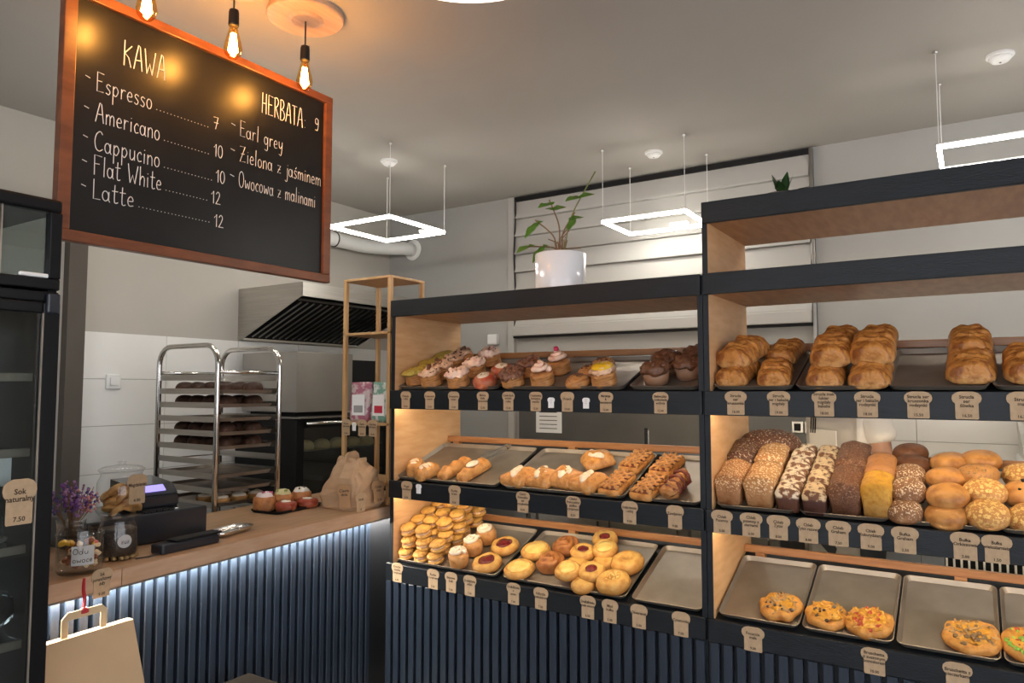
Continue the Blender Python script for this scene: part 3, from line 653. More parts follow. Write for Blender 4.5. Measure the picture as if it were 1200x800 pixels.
for x, n, l in ((-1.10, 6, 'left stack of dark baking tins on the wall shelf'), (-.93, 4, 'right, lower stack of dark baking tins on the wall shelf')):
    t = thing('tin_stack', l, 'baking tins', (x, YB - .1, E + .165))
    for k in range(n): obj('baking_tin', lathe([(.055, .016 * k), (.07, .016 * k + .013), (.072, .016 * k + .014), (.05, .016 * k + .012)], 20), M_steeld, t)
mc = thing('slicer_machine', 'white machine with a sloping steel lid behind the right shelf', 'machine', (.44, 4.25, .90))
obj('body', bx(-.28, .5, -.25, .35, 0, .36, .03), M_white, mc)
b = prism([(-.26, .36), (.1, .36), (.34, .52), (.34, .56), (-.26, .40)], -.27, .5, plane='yz'); obj('lid', b, M_steel, mc); obj('lid_handle', tube([(-.1, -.29, .38), (.3, -.29, .38)], .01, 8), M_chrome, mc)
b = blob(.26, .14, .33, 5, .35, 14, 36, 22); tag(obj('plastic_bag', b, M_jar, None, True, (-.13, 4.16, .90)), 'crumpled clear plastic bag behind the seeded rolls', 'bag')
# crate of white bars
cr = thing('wire_basket', 'tall white wire basket seen below the bread rolls', 'basket', (0, 3.62, 0))
for k in range(24): obj('bar', bx(-.13 + .026 * k, -.122 + .026 * k, -.10, -.092, .02, .98), M_white, cr)
obj('rim', bx(-.14, .48, -.104, -.088, .98, .992, .003), M_white, cr); obj('rim', bx(-.14, .48, -.104, -.088, 0, .02, .003), M_white, cr); obj('tub', bx(-.135, .475, -.06, .10, .002, .92), M_blackm, cr)

# ------------------------------------------------------------------ shop assistant behind the right shelf
def skin_mesh(name, V, Ed, m, parent, root=0, sub=2):
    me = bpy.data.meshes.new(name); me.from_pydata([v[0] for v in V], Ed, []); o = bpy.data.objects.new(name, me); C.objects.link(o)
    md = o.modifiers.new('skin', 'SKIN'); md.use_smooth_shade = True
    for i, v in enumerate(V):
        sv = me.skin_vertices[0].data[i]; sv.radius = v[1] if isinstance(v[1], tuple) else (v[1], v[1]); sv.use_root = (i == root)
    s = o.modifiers.new('sub', 'SUBSURF'); s.levels = sub; s.render_levels = sub
    dg = bpy.context.evaluated_depsgraph_get(); m2 = bpy.data.meshes.new_from_object(o.evaluated_get(dg)); bpy.data.objects.remove(o)
    m2.materials.clear(); m2.materials.append(m)
    for p in m2.polygons: p.use_smooth = True
    return link(name, m2, parent)
M_skin = mat('skin', (.55, .31, .22), .55, var=.1, scale=12); M_tee = mat('white_tshirt', (.84, .81, .77), .85, bump=.6, bscale=14); M_trou = mat('dark_trousers', (.03, .035, .045), .8); M_hair = mat('brown_hair', (.05, .03, .018), .6, bump=.6, bscale=80)
pe = thing('person', 'person in a white T-shirt and apron standing behind the loaves', 'person', (-.518, 3.74, 0), R(-34)); pe.scale = (.92, .92, 1.03)
V = [((0, 0, .98), (.15, .10)), ((0, 0, 1.12), (.135, .095)), ((0, -.01, 1.30), (.15, .10)), ((0, 0, 1.42), (.12, .08)), ((0, -.01, 1.50), .055), ((0, -.015, 1.545), .055), ((0, -.02, 1.62), (.075, .09)), ((0, -.01, 1.70), (.07, .085)), ((0, -.005, 1.755), .045),
     ((.16, 0, 1.42), .06), ((.205, -.01, 1.28), .05), ((.235, .0, 1.13), .042), ((.17, -.14, 1.02), .034), ((.11, -.23, .97), .026),
     ((-.15, 0, 1.42), .06), ((-.18, .0, 1.28), .05), ((-.185, .0, 1.13), .042), ((-.15, -.14, 1.02), .034), ((-.09, -.23, .97), .026),
     ((.09, 0, .86), .085), ((.095, -.01, .50), .06), ((.095, .01, .10), .042), ((.10, -.10, .04), .035), ((-.09, 0, .86), .085), ((-.095, -.01, .50), .06), ((-.095, .01, .10), .042), ((-.10, -.10, .04), .035)]
ED = [(0, 1), (1, 2), (2, 3), (3, 4), (4, 5), (5, 6), (6, 7), (7, 8), (3, 9), (9, 10), (10, 11), (11, 12), (12, 13), (3, 14), (14, 15), (15, 16), (16, 17), (17, 18), (0, 19), (19, 20), (20, 21), (21, 22), (0, 23), (23, 24), (24, 25), (25, 26)]
fing = []
for s, wi in ((1, 13), (-1, 18)):
    wp = Vector(V[wi][0]); pal = len(V); V.append((tuple(wp + Vector((-.03 * s, -.05, -.015))), (.032, .016))); ED.append((wi, pal))
    for k in range(4):
        base = Vector(V[pal][0]) + Vector((.022 * s - .015 * s * k, -.025, -.002)); i0 = len(V)
        L_ = (.034, .040, .037, .028)[k]
        V.append((tuple(base), .009)); V.append((tuple(base + Vector((-.004 * s, -L_, -.006))), .008)); V.append((tuple(base + Vector((-.008 * s, -L_ * 1.6, -.022))), .007))
        ED += [(pal, i0), (i0, i0 + 1), (i0 + 1, i0 + 2)]
    i0 = len(V); tb = Vector(V[pal][0]) + Vector((-.030 * s, .01, 0)); V.append((tuple(tb), .010)); V.append((tuple(tb + Vector((-.018 * s, -.035, -.012))), .009)); ED += [(pal, i0), (i0, i0 + 1)]
body = skin_mesh('body', V, ED, M_skin, pe)
TV = [((0, 0, .93), (.175, .125)), ((0, 0, 1.10), (.165, .12)), ((0, -.01, 1.30), (.175, .125)), ((0, 0, 1.42), (.135, .095)), ((0, -.005, 1.47), .07), ((.165, 0, 1.425), .075), ((.205, -.01, 1.34), .072), ((.218, -.008, 1.29), .074), ((-.15, 0, 1.425), .070), ((-.175, .0, 1.34), .066), ((-.18, .0, 1.29), .068)]
skin_mesh('tshirt', TV, [(0, 1), (1, 2), (2, 3), (3, 4), (3, 5), (5, 6), (6, 7), (3, 8), (8, 9), (9, 10)], M_tee, pe)
skin_mesh('trousers', [((0, 0, .98), (.165, .12)), ((.09, 0, .84), .10), ((.095, -.01, .50), .078), ((.095, .01, .12), .07), ((-.09, 0, .84), .10), ((-.095, -.01, .50), .078), ((-.095, .01, .12), .07)], [(0, 1), (1, 2), (2, 3), (0, 4), (4, 5), (5, 6)], M_trou, pe)
b = blob(.082, .10, .13, 2, .1, 20, 24, 12, -.2); xform(b, (0, .01, 1.655)); obj('hair', b, M_hair, pe, True)
b = bmesh.new()
for s in (-1, 1): bmesh.ops.create_icosphere(b, subdivisions=2, radius=.011, matrix=Matrix.Translation((s * .03, -.098, 1.645)))
obj('eyes', b, M_hair, pe, True)
obj('nose', xform(blob(.013, .016, .04, 1, .02, seg=10, rings=6), (0, -.108, 1.60)), M_skin, pe, True); obj('mouth', xform(blob(.024, .008, .010, 1, .02, seg=10, rings=6), (0, -.100, 1.575)), mat('lip', (.38, .14, .12), .5), pe, True)
b = bmesh.new()
ap = [[(x, -.122 - .014 * math.cos(x * 9) + .10 * abs(x) ** 1.5, z) for x in [-.16 + .04 * i for i in range(9)]] for z in [.62 + .09 * k for k in range(10)]]
b = loft(ap, False, False, False); sol = bmesh.ops.solidify(b, geom=b.faces[:], thickness=.004); apo = obj('apron', b, M_tee, pe, True)
obj('apron_pocket', bx(-.11, .06, -.146, -.138, 1.20, 1.345, .002), M_tee, apo)
for k in range(3): obj('pen', tube([(-.10 + .014 * k, -.146, 1.33), (-.095 + .014 * k, -.146, 1.40)], .0035, 6), M_blackm, apo)

# ------------------------------------------------------------------ bamboo rack on the counter
rk = thing('bamboo_rack', 'slim bamboo rack standing at the far end of the counter', 'rack', (0, 0, CT))
rx0, rx1, ry0, ry1, rh = -2.995, -2.64, 2.90, 3.185, E + .612 - CT
for x in (rx0, rx1):
    for y in (ry0, ry1): obj('post', bx(x - (.0 if x == rx0 else .022), x + (.022 if x == rx0 else 0), y - (.0 if y == ry0 else .022), y + (.022 if y == ry0 else 0), 0, rh - .012, .002), M_bamboo, rk)
for z in (rh - .012, E + .295 - CT, E - .20 - CT, .10):
    obj('shelf_plate', bx(rx0, rx1, ry0, ry1, z, z + .014, .002), M_bamboo, rk)
SZ = E - .186
def pouch(x, y, rz, cols, label, patch):
    t = thing('coffee_pouch', label, 'pouch', (x, y, SZ + .001), rz, 'pouches on the bamboo rack')
    b = loft([[(px * sx, py * sy, z) for px, py in rrect(.135, .075, .03, 3)] for z, sx, sy in ((0, .9, 1), (.02, 1, 1), (.10, 1, .9), (.17, 1, .5), (.205, 1, .14), (.22, 1, .10))]); noisy(b, .004, 25, x)
    obj('pouch_body', b, mat('pouch_' + cols[0], cols[1], .35, col2=cols[2], scale=28, contrast=(.46, .54)), t, True)
    f = obj('front_label', bx(-.04, .04, -.040, -.0385, .035, .15), M_wtag, t); obj('label_patch', bx(-.028, .028, -.0412, -.040, .05, .09), patch, f)
pouch(-2.925, 2.985, R(14), ('pink', (.62, .50, .50), (.42, .14, .20)), 'pink and white patterned pouch on the bamboo rack', mat('grey_patch', (.35, .34, .33), .5))
pouch(-2.765, 2.985, R(4), ('green', (.62, .64, .60), (.16, .33, .26)), 'white and green patterned pouch with a red square on the bamboo rack', mat('red_patch', (.55, .03, .06), .5))
pouch(-2.712, 3.09, R(80), ('brown', (.45, .28, .18), (.30, .10, .10)), 'brown pouch at the right edge of the bamboo rack', mat('cream_patch', (.6, .5, .4), .5))

# ------------------------------------------------------------------ price tags
SL = [(-.36, -.5), (.36, -.5), (.39, -.47), (.39, .06), (.47, .14), (.5, .24), (.48, .36), (.38, .45), (.22, .5), (-.22, .5), (-.38, .45), (-.48, .36), (-.5, .24), (-.47, .14), (-.39, .06), (-.39, -.47)]
def text_mesh(body, size, wmax):
    cu = bpy.data.curves.new('txt', 'FONT'); cu.body = body; cu.size = size; cu.align_x = 'CENTER'; cu.align_y = 'CENTER'; cu.resolution_u = 2; cu.space_line = .95; cu.offset = size * .025
    to = bpy.data.objects.new('txt', cu); me = bpy.data.meshes.new_from_object(to); bpy.data.objects.remove(to)
    xs = [v.co.x for v in me.vertices]
    if xs:
        wd = max(xs) - min(xs); f = min(1, wmax / wd) if wd else 1
        for v in me.vertices: v.co = (v.co.x * f, -.0004, v.co.y)
    me.materials.append(M_ink); return me
def price_tag(loc, rz, w_, h_, words, price, label, m=None, group='bread-slice price tags', tiltx=0):
    b = prism([(x * w_, z * h_) for x, z in SL], -.001, .001); o = obj('price_tag', b, m or M_kraft, None)
    o.location = loc; o.rotation_euler = (tiltx, 0, rz); tag(o, label, 'price tag', group)
    if words: link('product_name', text_mesh(words, .0145 * h_ / .087, w_ * .86), o, (0, -.0012, .14 * h_))
    if price: link('price', text_mesh(price, .0125 * h_ / .087, w_ * .5), o, (0, -.0012, -.38 * h_))
    return o
TAGS = {
 ('left', 1): (E - .058, .068, .086, [(-2.422, 'Pistacja\nrolka', '12.00'), (-2.267, 'Czekolada\norzech', '11.00'), (-2.119, 'Śmietanka\nkakao', '11.00'), (-1.948, 'Malina\nbiała\nczekolada', '12.00'), (-1.805, 'Czekolada\nwiórki\nrolka', '12.00'), (-1.659, 'Truskawka\nśmietana\nwanilia', '12.00'), (-1.499, 'Orzech', '10.00'), (-1.315, 'Marakuja\n&\nmascarpone', '12.00'), (-1.073, 'Babeczka\nczekolada\nwiśnia', '12.00')]),
 ('left', 2): (E - .508, .072, .092, [(-2.410, 'Rogal\nmaślany', '8.00'), (-2.111, 'Rurka\nkrem', '8.00'), (-1.727, 'Ciasto\nfrancuskie\nser\nbrzoskwinia', '8.50'), (-1.473, 'Ciasto\nfrancuskie\njabłko\ncynamon', '8.50'), (-1.212, 'Kratka francuska\nz wiśnią', '9.00'), (-1.019, 'Zawijaniec', '9.00')]),
 ('left', 3): (E - .918, .074, .094, [(-2.467, 'Kruche\nciastka\nz kremem', '6.00'), (-2.238, 'Rurka\nz kremem', '7.00'), (-2.129, 'Bezowa\nbuła', '7.00'), (-2.019, 'Drożdżówka\nwiśnia', '7.00'), (-1.777, 'Drożdżówka\nz\nserem', '7.00'), (-1.635, 'Różyczka\nczekoladowa', '7.50'), (-1.406, 'Drożdżówka\nmałe owoce', '6.50'), (-1.304, 'Mini\nbułka', '5.00'), (-1.176, 'Obwarzanek', '5.00'), (-1.001, 'Cynamonka', '7.00')]),
 ('right', 1): (E - .055, .083, .090, [(-.772, 'Strucla\nser\nkruszonka', '16.00'), (-.615, 'Strucla\nser i bakalie\nmigdały', '19.00'), (-.459, 'Strucla mak\nlukier\nmigdały\nbakalie', '18.00'), (-.319, 'Strucla\nser i bakalie\nrodzynki', '18.00'), (-.165, 'Strucla ser\nkruszonka\nrodzynki', '15.50'), (-.027, 'Strucla\nser\nśliwka', '16.50'), (.121, 'Strucla\nmak', '16.50')]),
 ('right', 2): (E - .508, .083, .088, [(-.833, 'Chleb\nPszenny', '5.00'), (-.724, 'Chleb\npszenny z\nziarnami', '6.00'), (-.626, 'Chleb\nŻytni', '8.00'), (-.523, 'Chleb\nŻytni razowy', '8.00'), (-.424, 'Chleb\nGraham', '7.50'), (-.321, 'Chleb\nKukurydziany', '9.00'), (-.218, 'Bułka\nGraham', '2.50'), (-.047, 'Bułka\nOrkiszowa', '2.00'), (.038, 'Bułka\nwieloziarnista', '1.50')]),
 ('right', 3): (E - .925, .083, .088, [(-.726, 'Focaccia\nmała', '9.00'), (-.323, 'Bruschetta\nz suszonym\npomidorem', '10.00'), (-.082, 'Bruschetta z\npieczarkami', '10.00')]),
}
for (side, lv), (z, w_, h_, L_) in TAGS.items():
    for i, (x, words, pr) in enumerate(L_):
        price_tag((x, 2.7805, z), 0, w_, h_, words, pr, f'{ORD[i]} kraft bread-slice price tag from the left on the {LVN[lv]} edge of the {side} shelf')
for x, z, l in ((-1.58, E - .063, 'small white tag left of the single-word tag on the top left shelf edge'), (-1.408, E - .063, 'small white tag right of the single-word tag on the top left shelf edge'), (-2.333, E - .495, 'small white tag on the middle left shelf edge')):
    price_tag((x, 2.7805, z), 0, .036, .046, '• •\n• •\n• •', '', l, M_wtag, 'small white allergen tags')
price_tag((-2.288, .985, E - .32), R(90), .088, .128, 'Sok\nnaturalny', '7.50', 'kraft tag reading Sok naturalny on the fridge door')
price_tag((cx_(1.325) + .0025, 1.325, CT - .030), R(90) + ang, .074, .094, 'Sok\npomarańczowy\nduży', '9.00', 'kraft price tag on the counter edge above the paper bag')
for i, x in enumerate((-2.955, -2.835, -2.755)):
    price_tag((x, 2.8965, E - .215), 0, .07, .09, ['Kawa\nziarnista', 'Kawa\nmielona', 'Herbata\nliściasta'][i], '39.00', f'{ORD[i]} kraft price tag on the bamboo rack shelf')
price_tag((-2.895, 2.8965, E - .21), 0, .034, .046, '• •\n• •', '', 'small white tag between kraft tags on the bamboo rack', M_wtag, 'small white allergen tags')

# ------------------------------------------------------------------ things on the counter
def jar(name, label, loc, r, h, m_fill, fill_h, n, size, seed, lid=True, neck=.8):
    t = thing(name, label, 'jar', loc)
    obj('glass_body', lathe([(r * .9, .0), (r, .012), (r, h * .70), (r * neck, h * .86), (r * neck, h * .93), (r * neck * 1.06, h * .94), (r * neck * 1.06, h * .97)], 32, cap1=False), M_jar, t, True)
    if lid:
        l = obj('lid', lathe([(r * neck * .98, h * .95), (r * neck * 1.12, h * .975), (r * neck * 1.12, h * 1.0), (r * neck * .9, h * 1.06), (r * .2, h * 1.10), (r * .13, h * 1.13), (r * .2, h * 1.17), (r * .05, h * 1.19)], 32), M_jar, t, True)
    rnd = random.Random(seed)
    return t, rnd
M_candy = [mat('candy_' + n, c, .4) for n, c in (('brown', (.28, .09, .04)), ('red', (.65, .12, .12)), ('yellow', (.75, .45, .05)), ('cream', (.75, .55, .34)))]
# sweets jar
J1 = (-2.565, 1.295, CT)
t, rnd = jar('sweets_jar', 'glass jar of mixed sweets with a white handwritten label', J1, .070, .165, None, .1, 0, 0, 1, False, .92)
obj('rim_ring', tube([(.067 * math.cos(a), .067 * math.sin(a), .128) for a in [2 * math.pi * k / 32 for k in range(32)]], .007, 8, closed=True), M_jar, t, True)
for k in range(64):
    a, rr = rnd.uniform(0, 6.28), .055 * math.sqrt(rnd.random()); z = .016 + rnd.random() * .085
    b = blob(.014, .012, .014, k, .1, seg=8, rings=5) if k % 3 else bx(-.011, .011, -.009, .009, 0, .012, .003, 1)
    m_ = M_candy[(2 if rnd.random() < .6 else 1) if (z > .085 and k % 2) else (3 if rnd.random() < .35 else 0)]
    o = obj('sweet', b, m_, t, False, (rr * math.cos(a), rr * math.sin(a), z)); o.rotation_euler = (rnd.uniform(-1, 1), rnd.uniform(-1, 1), a)
def curved_card(t, name, r, a0, a1, z0, z1, m_, seg=8, round_=False):
    if round_:
        cz, hz_ = (z0 + z1) / 2, (z1 - z0) / 2; ac, ha = (a0 + a1) / 2, (a1 - a0) / 2; b = bmesh.new()
        c = b.verts.new((r * math.cos(ac), r * math.sin(ac), cz)); ring = [b.verts.new((r * math.cos(ac + ha * math.cos(q)), r * math.sin(ac + ha * math.cos(q)), cz + hz_ * math.sin(q))) for q in [2 * math.pi * k / 24 for k in range(24)]]
        for k in range(24): b.faces.new((c, ring[k], ring[(k + 1) % 24]))
        bmesh.ops.solidify(b, geom=b.faces[:], thickness=.0006)
    else:
        b = loft([[(rr * math.cos(a), rr * math.sin(a), z) for a in [a0 + (a1 - a0) * k / seg for k in range(seg + 1)]] for rr, z in ((r, z0), (r, z1))], False, False, False); bmesh.ops.solidify(b, geom=b.faces[:], thickness=.0006)
    return obj(name, b, m_, t)
va = math.atan2(-J1[1], -J1[0])
lb = curved_card(t, 'label_card', .0712, va - .35, va + .62, .035, .098, M_wtag)
def squiggle(parent, r, ac, z, words, h, sc_):
    b = bmesh.new(); x = 0
    for c in words:
        wd, S = GL[c]
        if S and S[0] == '~': S = [S]
        for s in S:
            p = s[1:] if s[0] == '~' else s; q = catmull(p, 3) if s[0] == '~' else [Vector((*v, 0)) for v in p]
            tube([(r * math.cos(ac + (x + v[0]) * sc_), r * math.sin(ac + (x + v[0]) * sc_), z + v[1] * h) for v in q], .0009, 4, b)
        x += wd + .06
    return obj('handwriting', b, M_ink, parent)
squiggle(lb, .0722, va - .28, .072, 'Odu', .018, .5); squiggle(lb, .0722, va - .28, .045, 'owoce', .018, .42)
# dark jar with a round label
J2 = (-2.66, 1.475, CT)
t, rnd = jar('coffee_jar', 'square dark jar of coffee beans with a round white label', J2, .066, .155, None, .1, 0, 0, 2, False, .84)
M_dfill = mat('dark_beans', (.02, .017, .015), .5, col2=(.05, .035, .025), scale=120, bump=.8, bscale=160)
obj('beans', noisy(lathe([(.058, .016), (.062, .02), (.062, .105), (.055, .11)], 24), .003, 90), M_dfill, t, True)
M_nut = mat('nut_brown', (.30, .20, .08), .5)
for k in range(16):
    a = k * .4; o = obj('nut', blob(.011, .009, .012, k, .1, seg=8, rings=5), M_nut, t, True, (.0655 * math.cos(a) * .94, .0655 * math.sin(a) * .94, .004))
va = math.atan2(-J2[1], -J2[0]); lb = curved_card(t, 'round_label', .0672, va - .02, va + .72, .045, .092, M_wtag, round_=True); squiggle(lb, .068, va + .16, .06, 'zuz', .02, .38)
# register
rg = thing('cash_register', 'dark navy cash register with a small lit display', 'cash register', (-2.785, 0, CT))
obj('drawer_box', bx(-.36, 0, 1.43, 1.925, 0, .118, .006), M_plast, rg)
pr_ = obj('printer', bx(-.30, -.10, 1.66, 1.86, .118, .175, .012), M_plast, rg)
b = prism([(-.30, .175), (-.10, .175), (-.14, .215), (-.30, .235)], 1.67, 1.85, plane='xz'); pp = obj('display_housing', b, M_plast, rg)
b = loft([[(-.108, 1.69, .188), (-.108, 1.80, .188), (-.133, 1.80, .210), (-.133, 1.69, .210)], [(-.105, 1.69, .191), (-.105, 1.80, .191), (-.130, 1.80, .213), (-.130, 1.69, .213)]]); obj('screen', b, emit('violet_screen', (.45, .38, 1), 1.3), pp)
for i in range(4):
    for j in range(5): obj('key', bx(-.085 + .018 * i, -.071 + .018 * i, 1.66 + .026 * j, 1.68 + .026 * j, .118, .124, .002, 1), M_blackm, rg)
for k in range(3): obj('coin', lathe([(.011, .118), (.011, .121)], 14, cx=-.06 - .02 * k, cy=1.82 + .012 * k), M_chrome, rg)
tm = thing('card_terminal', 'long black handset lying before the register', 'card reader', (-2.60, 1.71, CT), ang)
obj('handset', bx(-.035, .035, -.13, .13, 0, .036, .008), M_plast, tm); obj('cradle', bx(-.03, .03, -.07, .145, .036, .044, .003), M_blackm, tm); obj('cable', tube([(.02, -.13, .008), (.03, -.18, .006), (.01, -.22, .005)], .003, 6), M_rubber, tm)
b = loft([[(x * s, y * s, z) for x, y in rrect(.10, .24, .045, 5)] for s, z in ((.72, 0), (.9, .006), (1, .022), (.96, .023), (.86, .010), (.6, .006))]); o = obj('coin_dish', b, M_chrome, None, True, (-2.70, 1.93 + .05, CT), .3); tag(o, 'shallow oval steel coin dish on the counter', 'dish')
# biscuit jar on the register
J3 = (-2.90, 1.615, CT + .119)
t, rnd = jar('biscuit_jar', 'large lidded glass jar of golden shell biscuits', J3, .088, .175, None, .1, 0, 0, 3, True, .86)
M_made = crustmat('shell_biscuit', (.74, .44, .17), (.84, .52, .22), (.56, .27, .08))
for k in range(20):
    a = k * 2.4; rr = .05 if k % 4 else .01; z = .016 + .026 * (k // 6)
    o = obj('biscuit', blob(.026, .038, .024, k, .08, 30, 12, 8), M_made, t, True, (rr * math.cos(a), rr * math.sin(a), z)); o.rotation_euler = (rnd.uniform(-.8, .8), rnd.uniform(-.6, .6), a)
va = math.atan2(-J3[1], -J3[0])
price_tag((J3[0] + .105 * math.cos(va + .55), J3[1] + .105 * math.sin(va + .55), CT + .222), va + .55 + math.pi / 2, .085, .115, 'Magdalenki', '4.00', 'kraft tag leaning on the biscuit jar')
# dried flowers in a paper cone vase
fv = thing('dried_flowers', 'bunch of dried purple and pink flowers in a glass vase', 'flowers', (-2.73, 1.345, CT))
obj('vase', lathe([(.035, 0), (.04, .01), (.045, .14), (.05, .15), (.047, .15), (.036, .012)], 20), M_jar, fv, True)
fcols = [mat('flower_' + n, c, .8) for n, c in (('purple', (.16, .05, .24)), ('mauve', (.34, .17, .33)), ('pink', (.62, .26, .26)), ('violet', (.10, .06, .20)), ('teal', (.05, .22, .22)))]
rnd = random.Random(5); bms = [bmesh.new() for _ in fcols]; stb = bmesh.new()
for k in range(60):
    a, el = rnd.uniform(0, 6.28), rnd.uniform(.0, .62); d = Vector((math.sin(el) * math.cos(a), math.sin(el) * math.sin(a), math.cos(el))); tip = Vector((0, 0, .10)) + d * rnd.uniform(.13, .185)
    tube([(0, 0, .04), tuple(Vector((0, 0, .10)) + d * .05), tuple(tip)], .0012, 4, stb)
    ci = 2 if (d.y > .25 and rnd.random() < .7) else rnd.choice([0, 0, 1, 1, 3, 3, 4] if rnd.random() < .6 else [0, 1, 3])
    for j in range(7):
        p = tip - d * .055 * rnd.random() + Vector((rnd.uniform(-.012, .012), rnd.uniform(-.012, .012), rnd.uniform(-.01, .01)))
        bmesh.ops.create_icosphere(bms[ci], subdivisions=1, radius=rnd.uniform(.0035, .0065), matrix=Matrix.Translation(p))
tag(obj('stems', stb, M_stem, fv), kind='stuff')
for b, m_ in zip(bms, fcols): tag(obj('blossoms', b, m_, fv), kind='stuff')
bk = thing('black_speaker', 'black box on the counter half hidden by the fridge', 'box', (-2.62, 1.165, CT)); obj('body', bx(-.05, .03, -.05, .045, 0, .20, .006), M_blackm, bk); obj('grille', bx(.03, .033, -.04, .035, .02, .18, .002), M_plast, bk)
# black tray of danish
td = thing('serving_tray', 'black tray holding glazed danish pastries on the counter', 'tray', (-3.0, 2.535, CT), R(8)); b = pan(.20, .34, .012, .03); obj('tray_body', b, M_blackm, td)
M_dan = crustmat('danish_dough', (.50, .24, .08), (.56, .25, .09), (.36, .13, .05)); M_rdan = crustmat('red_danish', (.45, .14, .06), (.42, .08, .04), (.30, .05, .03), rough=.3)
tops = [('pink_icing_top', (.85, .72, .70)), ('green_cream_top', (.62, .55, .28)), ('white_cream_top', (.82, .76, .66)), ('white_icing_top', (.84, .74, .62)), ('white_icing_top', (.84, .74, .62))]
for i, (dx, dy, m_, l) in enumerate(((-.035, -.115, M_dan, 'danish with pink and white icing at the left of the black tray'), (-.035, .0, M_dan, 'danish with greenish cream in the middle of the black tray'), (-.03, .115, M_dan, 'danish with white cream and dark crumbs at the right of the black tray'), (.055, -.055, M_rdan, 'red glazed danish with white drizzle at the front left of the black tray'), (.055, .085, M_rdan, 'red glazed danish with white icing at the front right of the black tray'))):
    t = thing('danish_pastry', l, 'pastry', (-3.0 + dx, 2.535 + dy, CT + .003), i * .7, 'danish pastries on the black tray'); hh = .075 if i < 3 else .045
    obj('dough', noisy(lathe([(.045, 0), (.053, .01), (.052, .02), (.055, .03), (.053, hh * .7), (.05, hh * .9), (.03, hh)], 28), .004, 40, i), m_, t, True)
    obj('topping', noisy(lathe([(.042, hh * .88), (.04, hh * 1.02), (.03, hh * 1.2), (.01, hh * 1.25)] if i < 3 else [(.026, hh * .95), (.024, hh * 1.06), (.008, hh * 1.08)], 20), .008, 45, i), mat(*tops[i], .45), t, True)
    if i in (0, 1, 2):
        b = bmesh.new(); rnd = random.Random(i)
        for k in range(10): bmesh.ops.create_icosphere(b, subdivisions=1, radius=.006, matrix=Matrix.Translation((rnd.uniform(-.028, .028), rnd.uniform(-.028, .028), hh * 1.2)))
        tag(obj('crumbs', b, [mat('pink_crumb', (.6, .10, .22), .6), mat('green_crumb', (.30, .32, .08), .6), mat('dark_crumb', (.06, .03, .02), .6)][i], t), kind='stuff')
# crumpled paper sack
ps = thing('paper_sack', 'large crumpled brown paper sack at the far end of the counter', 'paper bag', (-2.765, 2.765, CT), R(5))
rows = []
for k, (z, s, d) in enumerate(((0, .92, 1.0), (.015, 1, 1.04), (.07, 1.04, 1.08), (.13, .96, .95), (.18, .80, .75), (.215, .62, .50), (.235, .52, .36), (.25, .50, .30))):
    rows.append([(x * s, y * d, z) for x, y in rrect(.24, .235, .05, 8)])
b = loft(rows); bmesh.ops.subdivide_edges(b, edges=b.edges[:], cuts=1, use_grid_fill=True); rnd = random.Random(3); b.normal_update()
for v in b.verts:
    if v.co.z > .002: v.co += v.normal * (.022 * noise.noise(v.co * 9) + .012 * abs(noise.noise(v.co * 24)) + .01 * noise.noise(v.co * 46)) * (.4 + v.co.z * 4 if v.co.z < .15 else 1)
obj('sack', b, M_paper, ps)
b = prism([(-.055, 0), (.055, 0), (.045, .035), (.02, .05), (-.03, .045), (-.05, .03)], -.006, .006, plane='yz'); xform(b, (.0, -.01, .24)); obj('folded_top', b, M_paper, ps)
price_tag((-2.616, 2.672, CT + .047), R(88), .075, .092, '50.00', 'zł', 'kraft tag reading 50.00 standing before the paper sack')
price_tag((-2.618, 2.80, CT + .085), R(84), .085, .11, 'Chleb\nmix', '15.00', 'darker kraft tag on the right side of the paper sack', tiltx=-.15, m=mat('dark_kraft_card', (.34, .19, .09), .8))
price_tag((-2.672, 2.612, CT + .08), R(60), .07, .12, 'Ciasta\ndnia', '', 'darker kraft tag leaning between the sack and the danish tray', tiltx=-.3, m=MATS['dark_kraft_card'])
# gift bag hanging on the counter front on a red ribbon
gx = cx_(1.32)
gb = thing('paper_gift_bag', 'brown paper carrier bag hanging on a red ribbon from the counter', 'bag', (gx + .004, 1.262, CT - .17), ang)
obj('bag_body', loft([[(x, y, z) for x, y in ((.004, -.16), (.004 + d, -.16), (.004 + d, .16), (.004, .16))] for z, d in ((-.42, .11), (-.2, .10), (0, .03), (.0, .028))]), M_bag, gb)
hb = bmesh.new(); hp = [(-.075, -.01), (-.075, .055), (-.058, .075), (.058, .075), (.075, .055), (.075, -.01)]
hi = [(.053, -.01), (.053, .05), (-.053, .05), (-.053, -.01)]
for q in ([(-.075, -.01), (-.053, -.01), (-.053, .05), (-.056, .075), (-.075, .057)], [(-.056, .075), (-.053, .05), (.053, .05), (.056, .075)], [(.053, -.01), (.075, -.01), (.075, .057), (.056, .075), (.053, .05)]): prism(q, .016, .0195, hb, 'yz')
obj('paper_handle', hb, mat('handle_paper', (.66, .50, .30), .8), gb)
obj('ribbon', tube([(.01, .0, .068), (.008, .004, .10), (.003, .002, .13), (-.001, .004, .168)], .006, 6), M_red, gb); obj('ribbon_knot', blob(.010, .014, .018, 1, .3), M_red, gb, True, (.014, 0, .06))
# low dark table in the foreground
lt = thing('low_table', 'low dark table standing before the slatted counter', 'table', (-2.12, 1.60, 0)); obj('table_top', bx(-.32, .32, -.14, .29, .435, .468, .004), mat('dark_brown_top', (.012, .010, .008), .9, spec=.05), lt)
for sx in (-1, 1):
    for sy in (-1, 1): obj('leg', bx(sx * .28 - .02, sx * .28 + .02, (.25 if sy > 0 else -.10) - .02, (.25 if sy > 0 else -.10) + .02, 0, .435), M_blackm, lt)

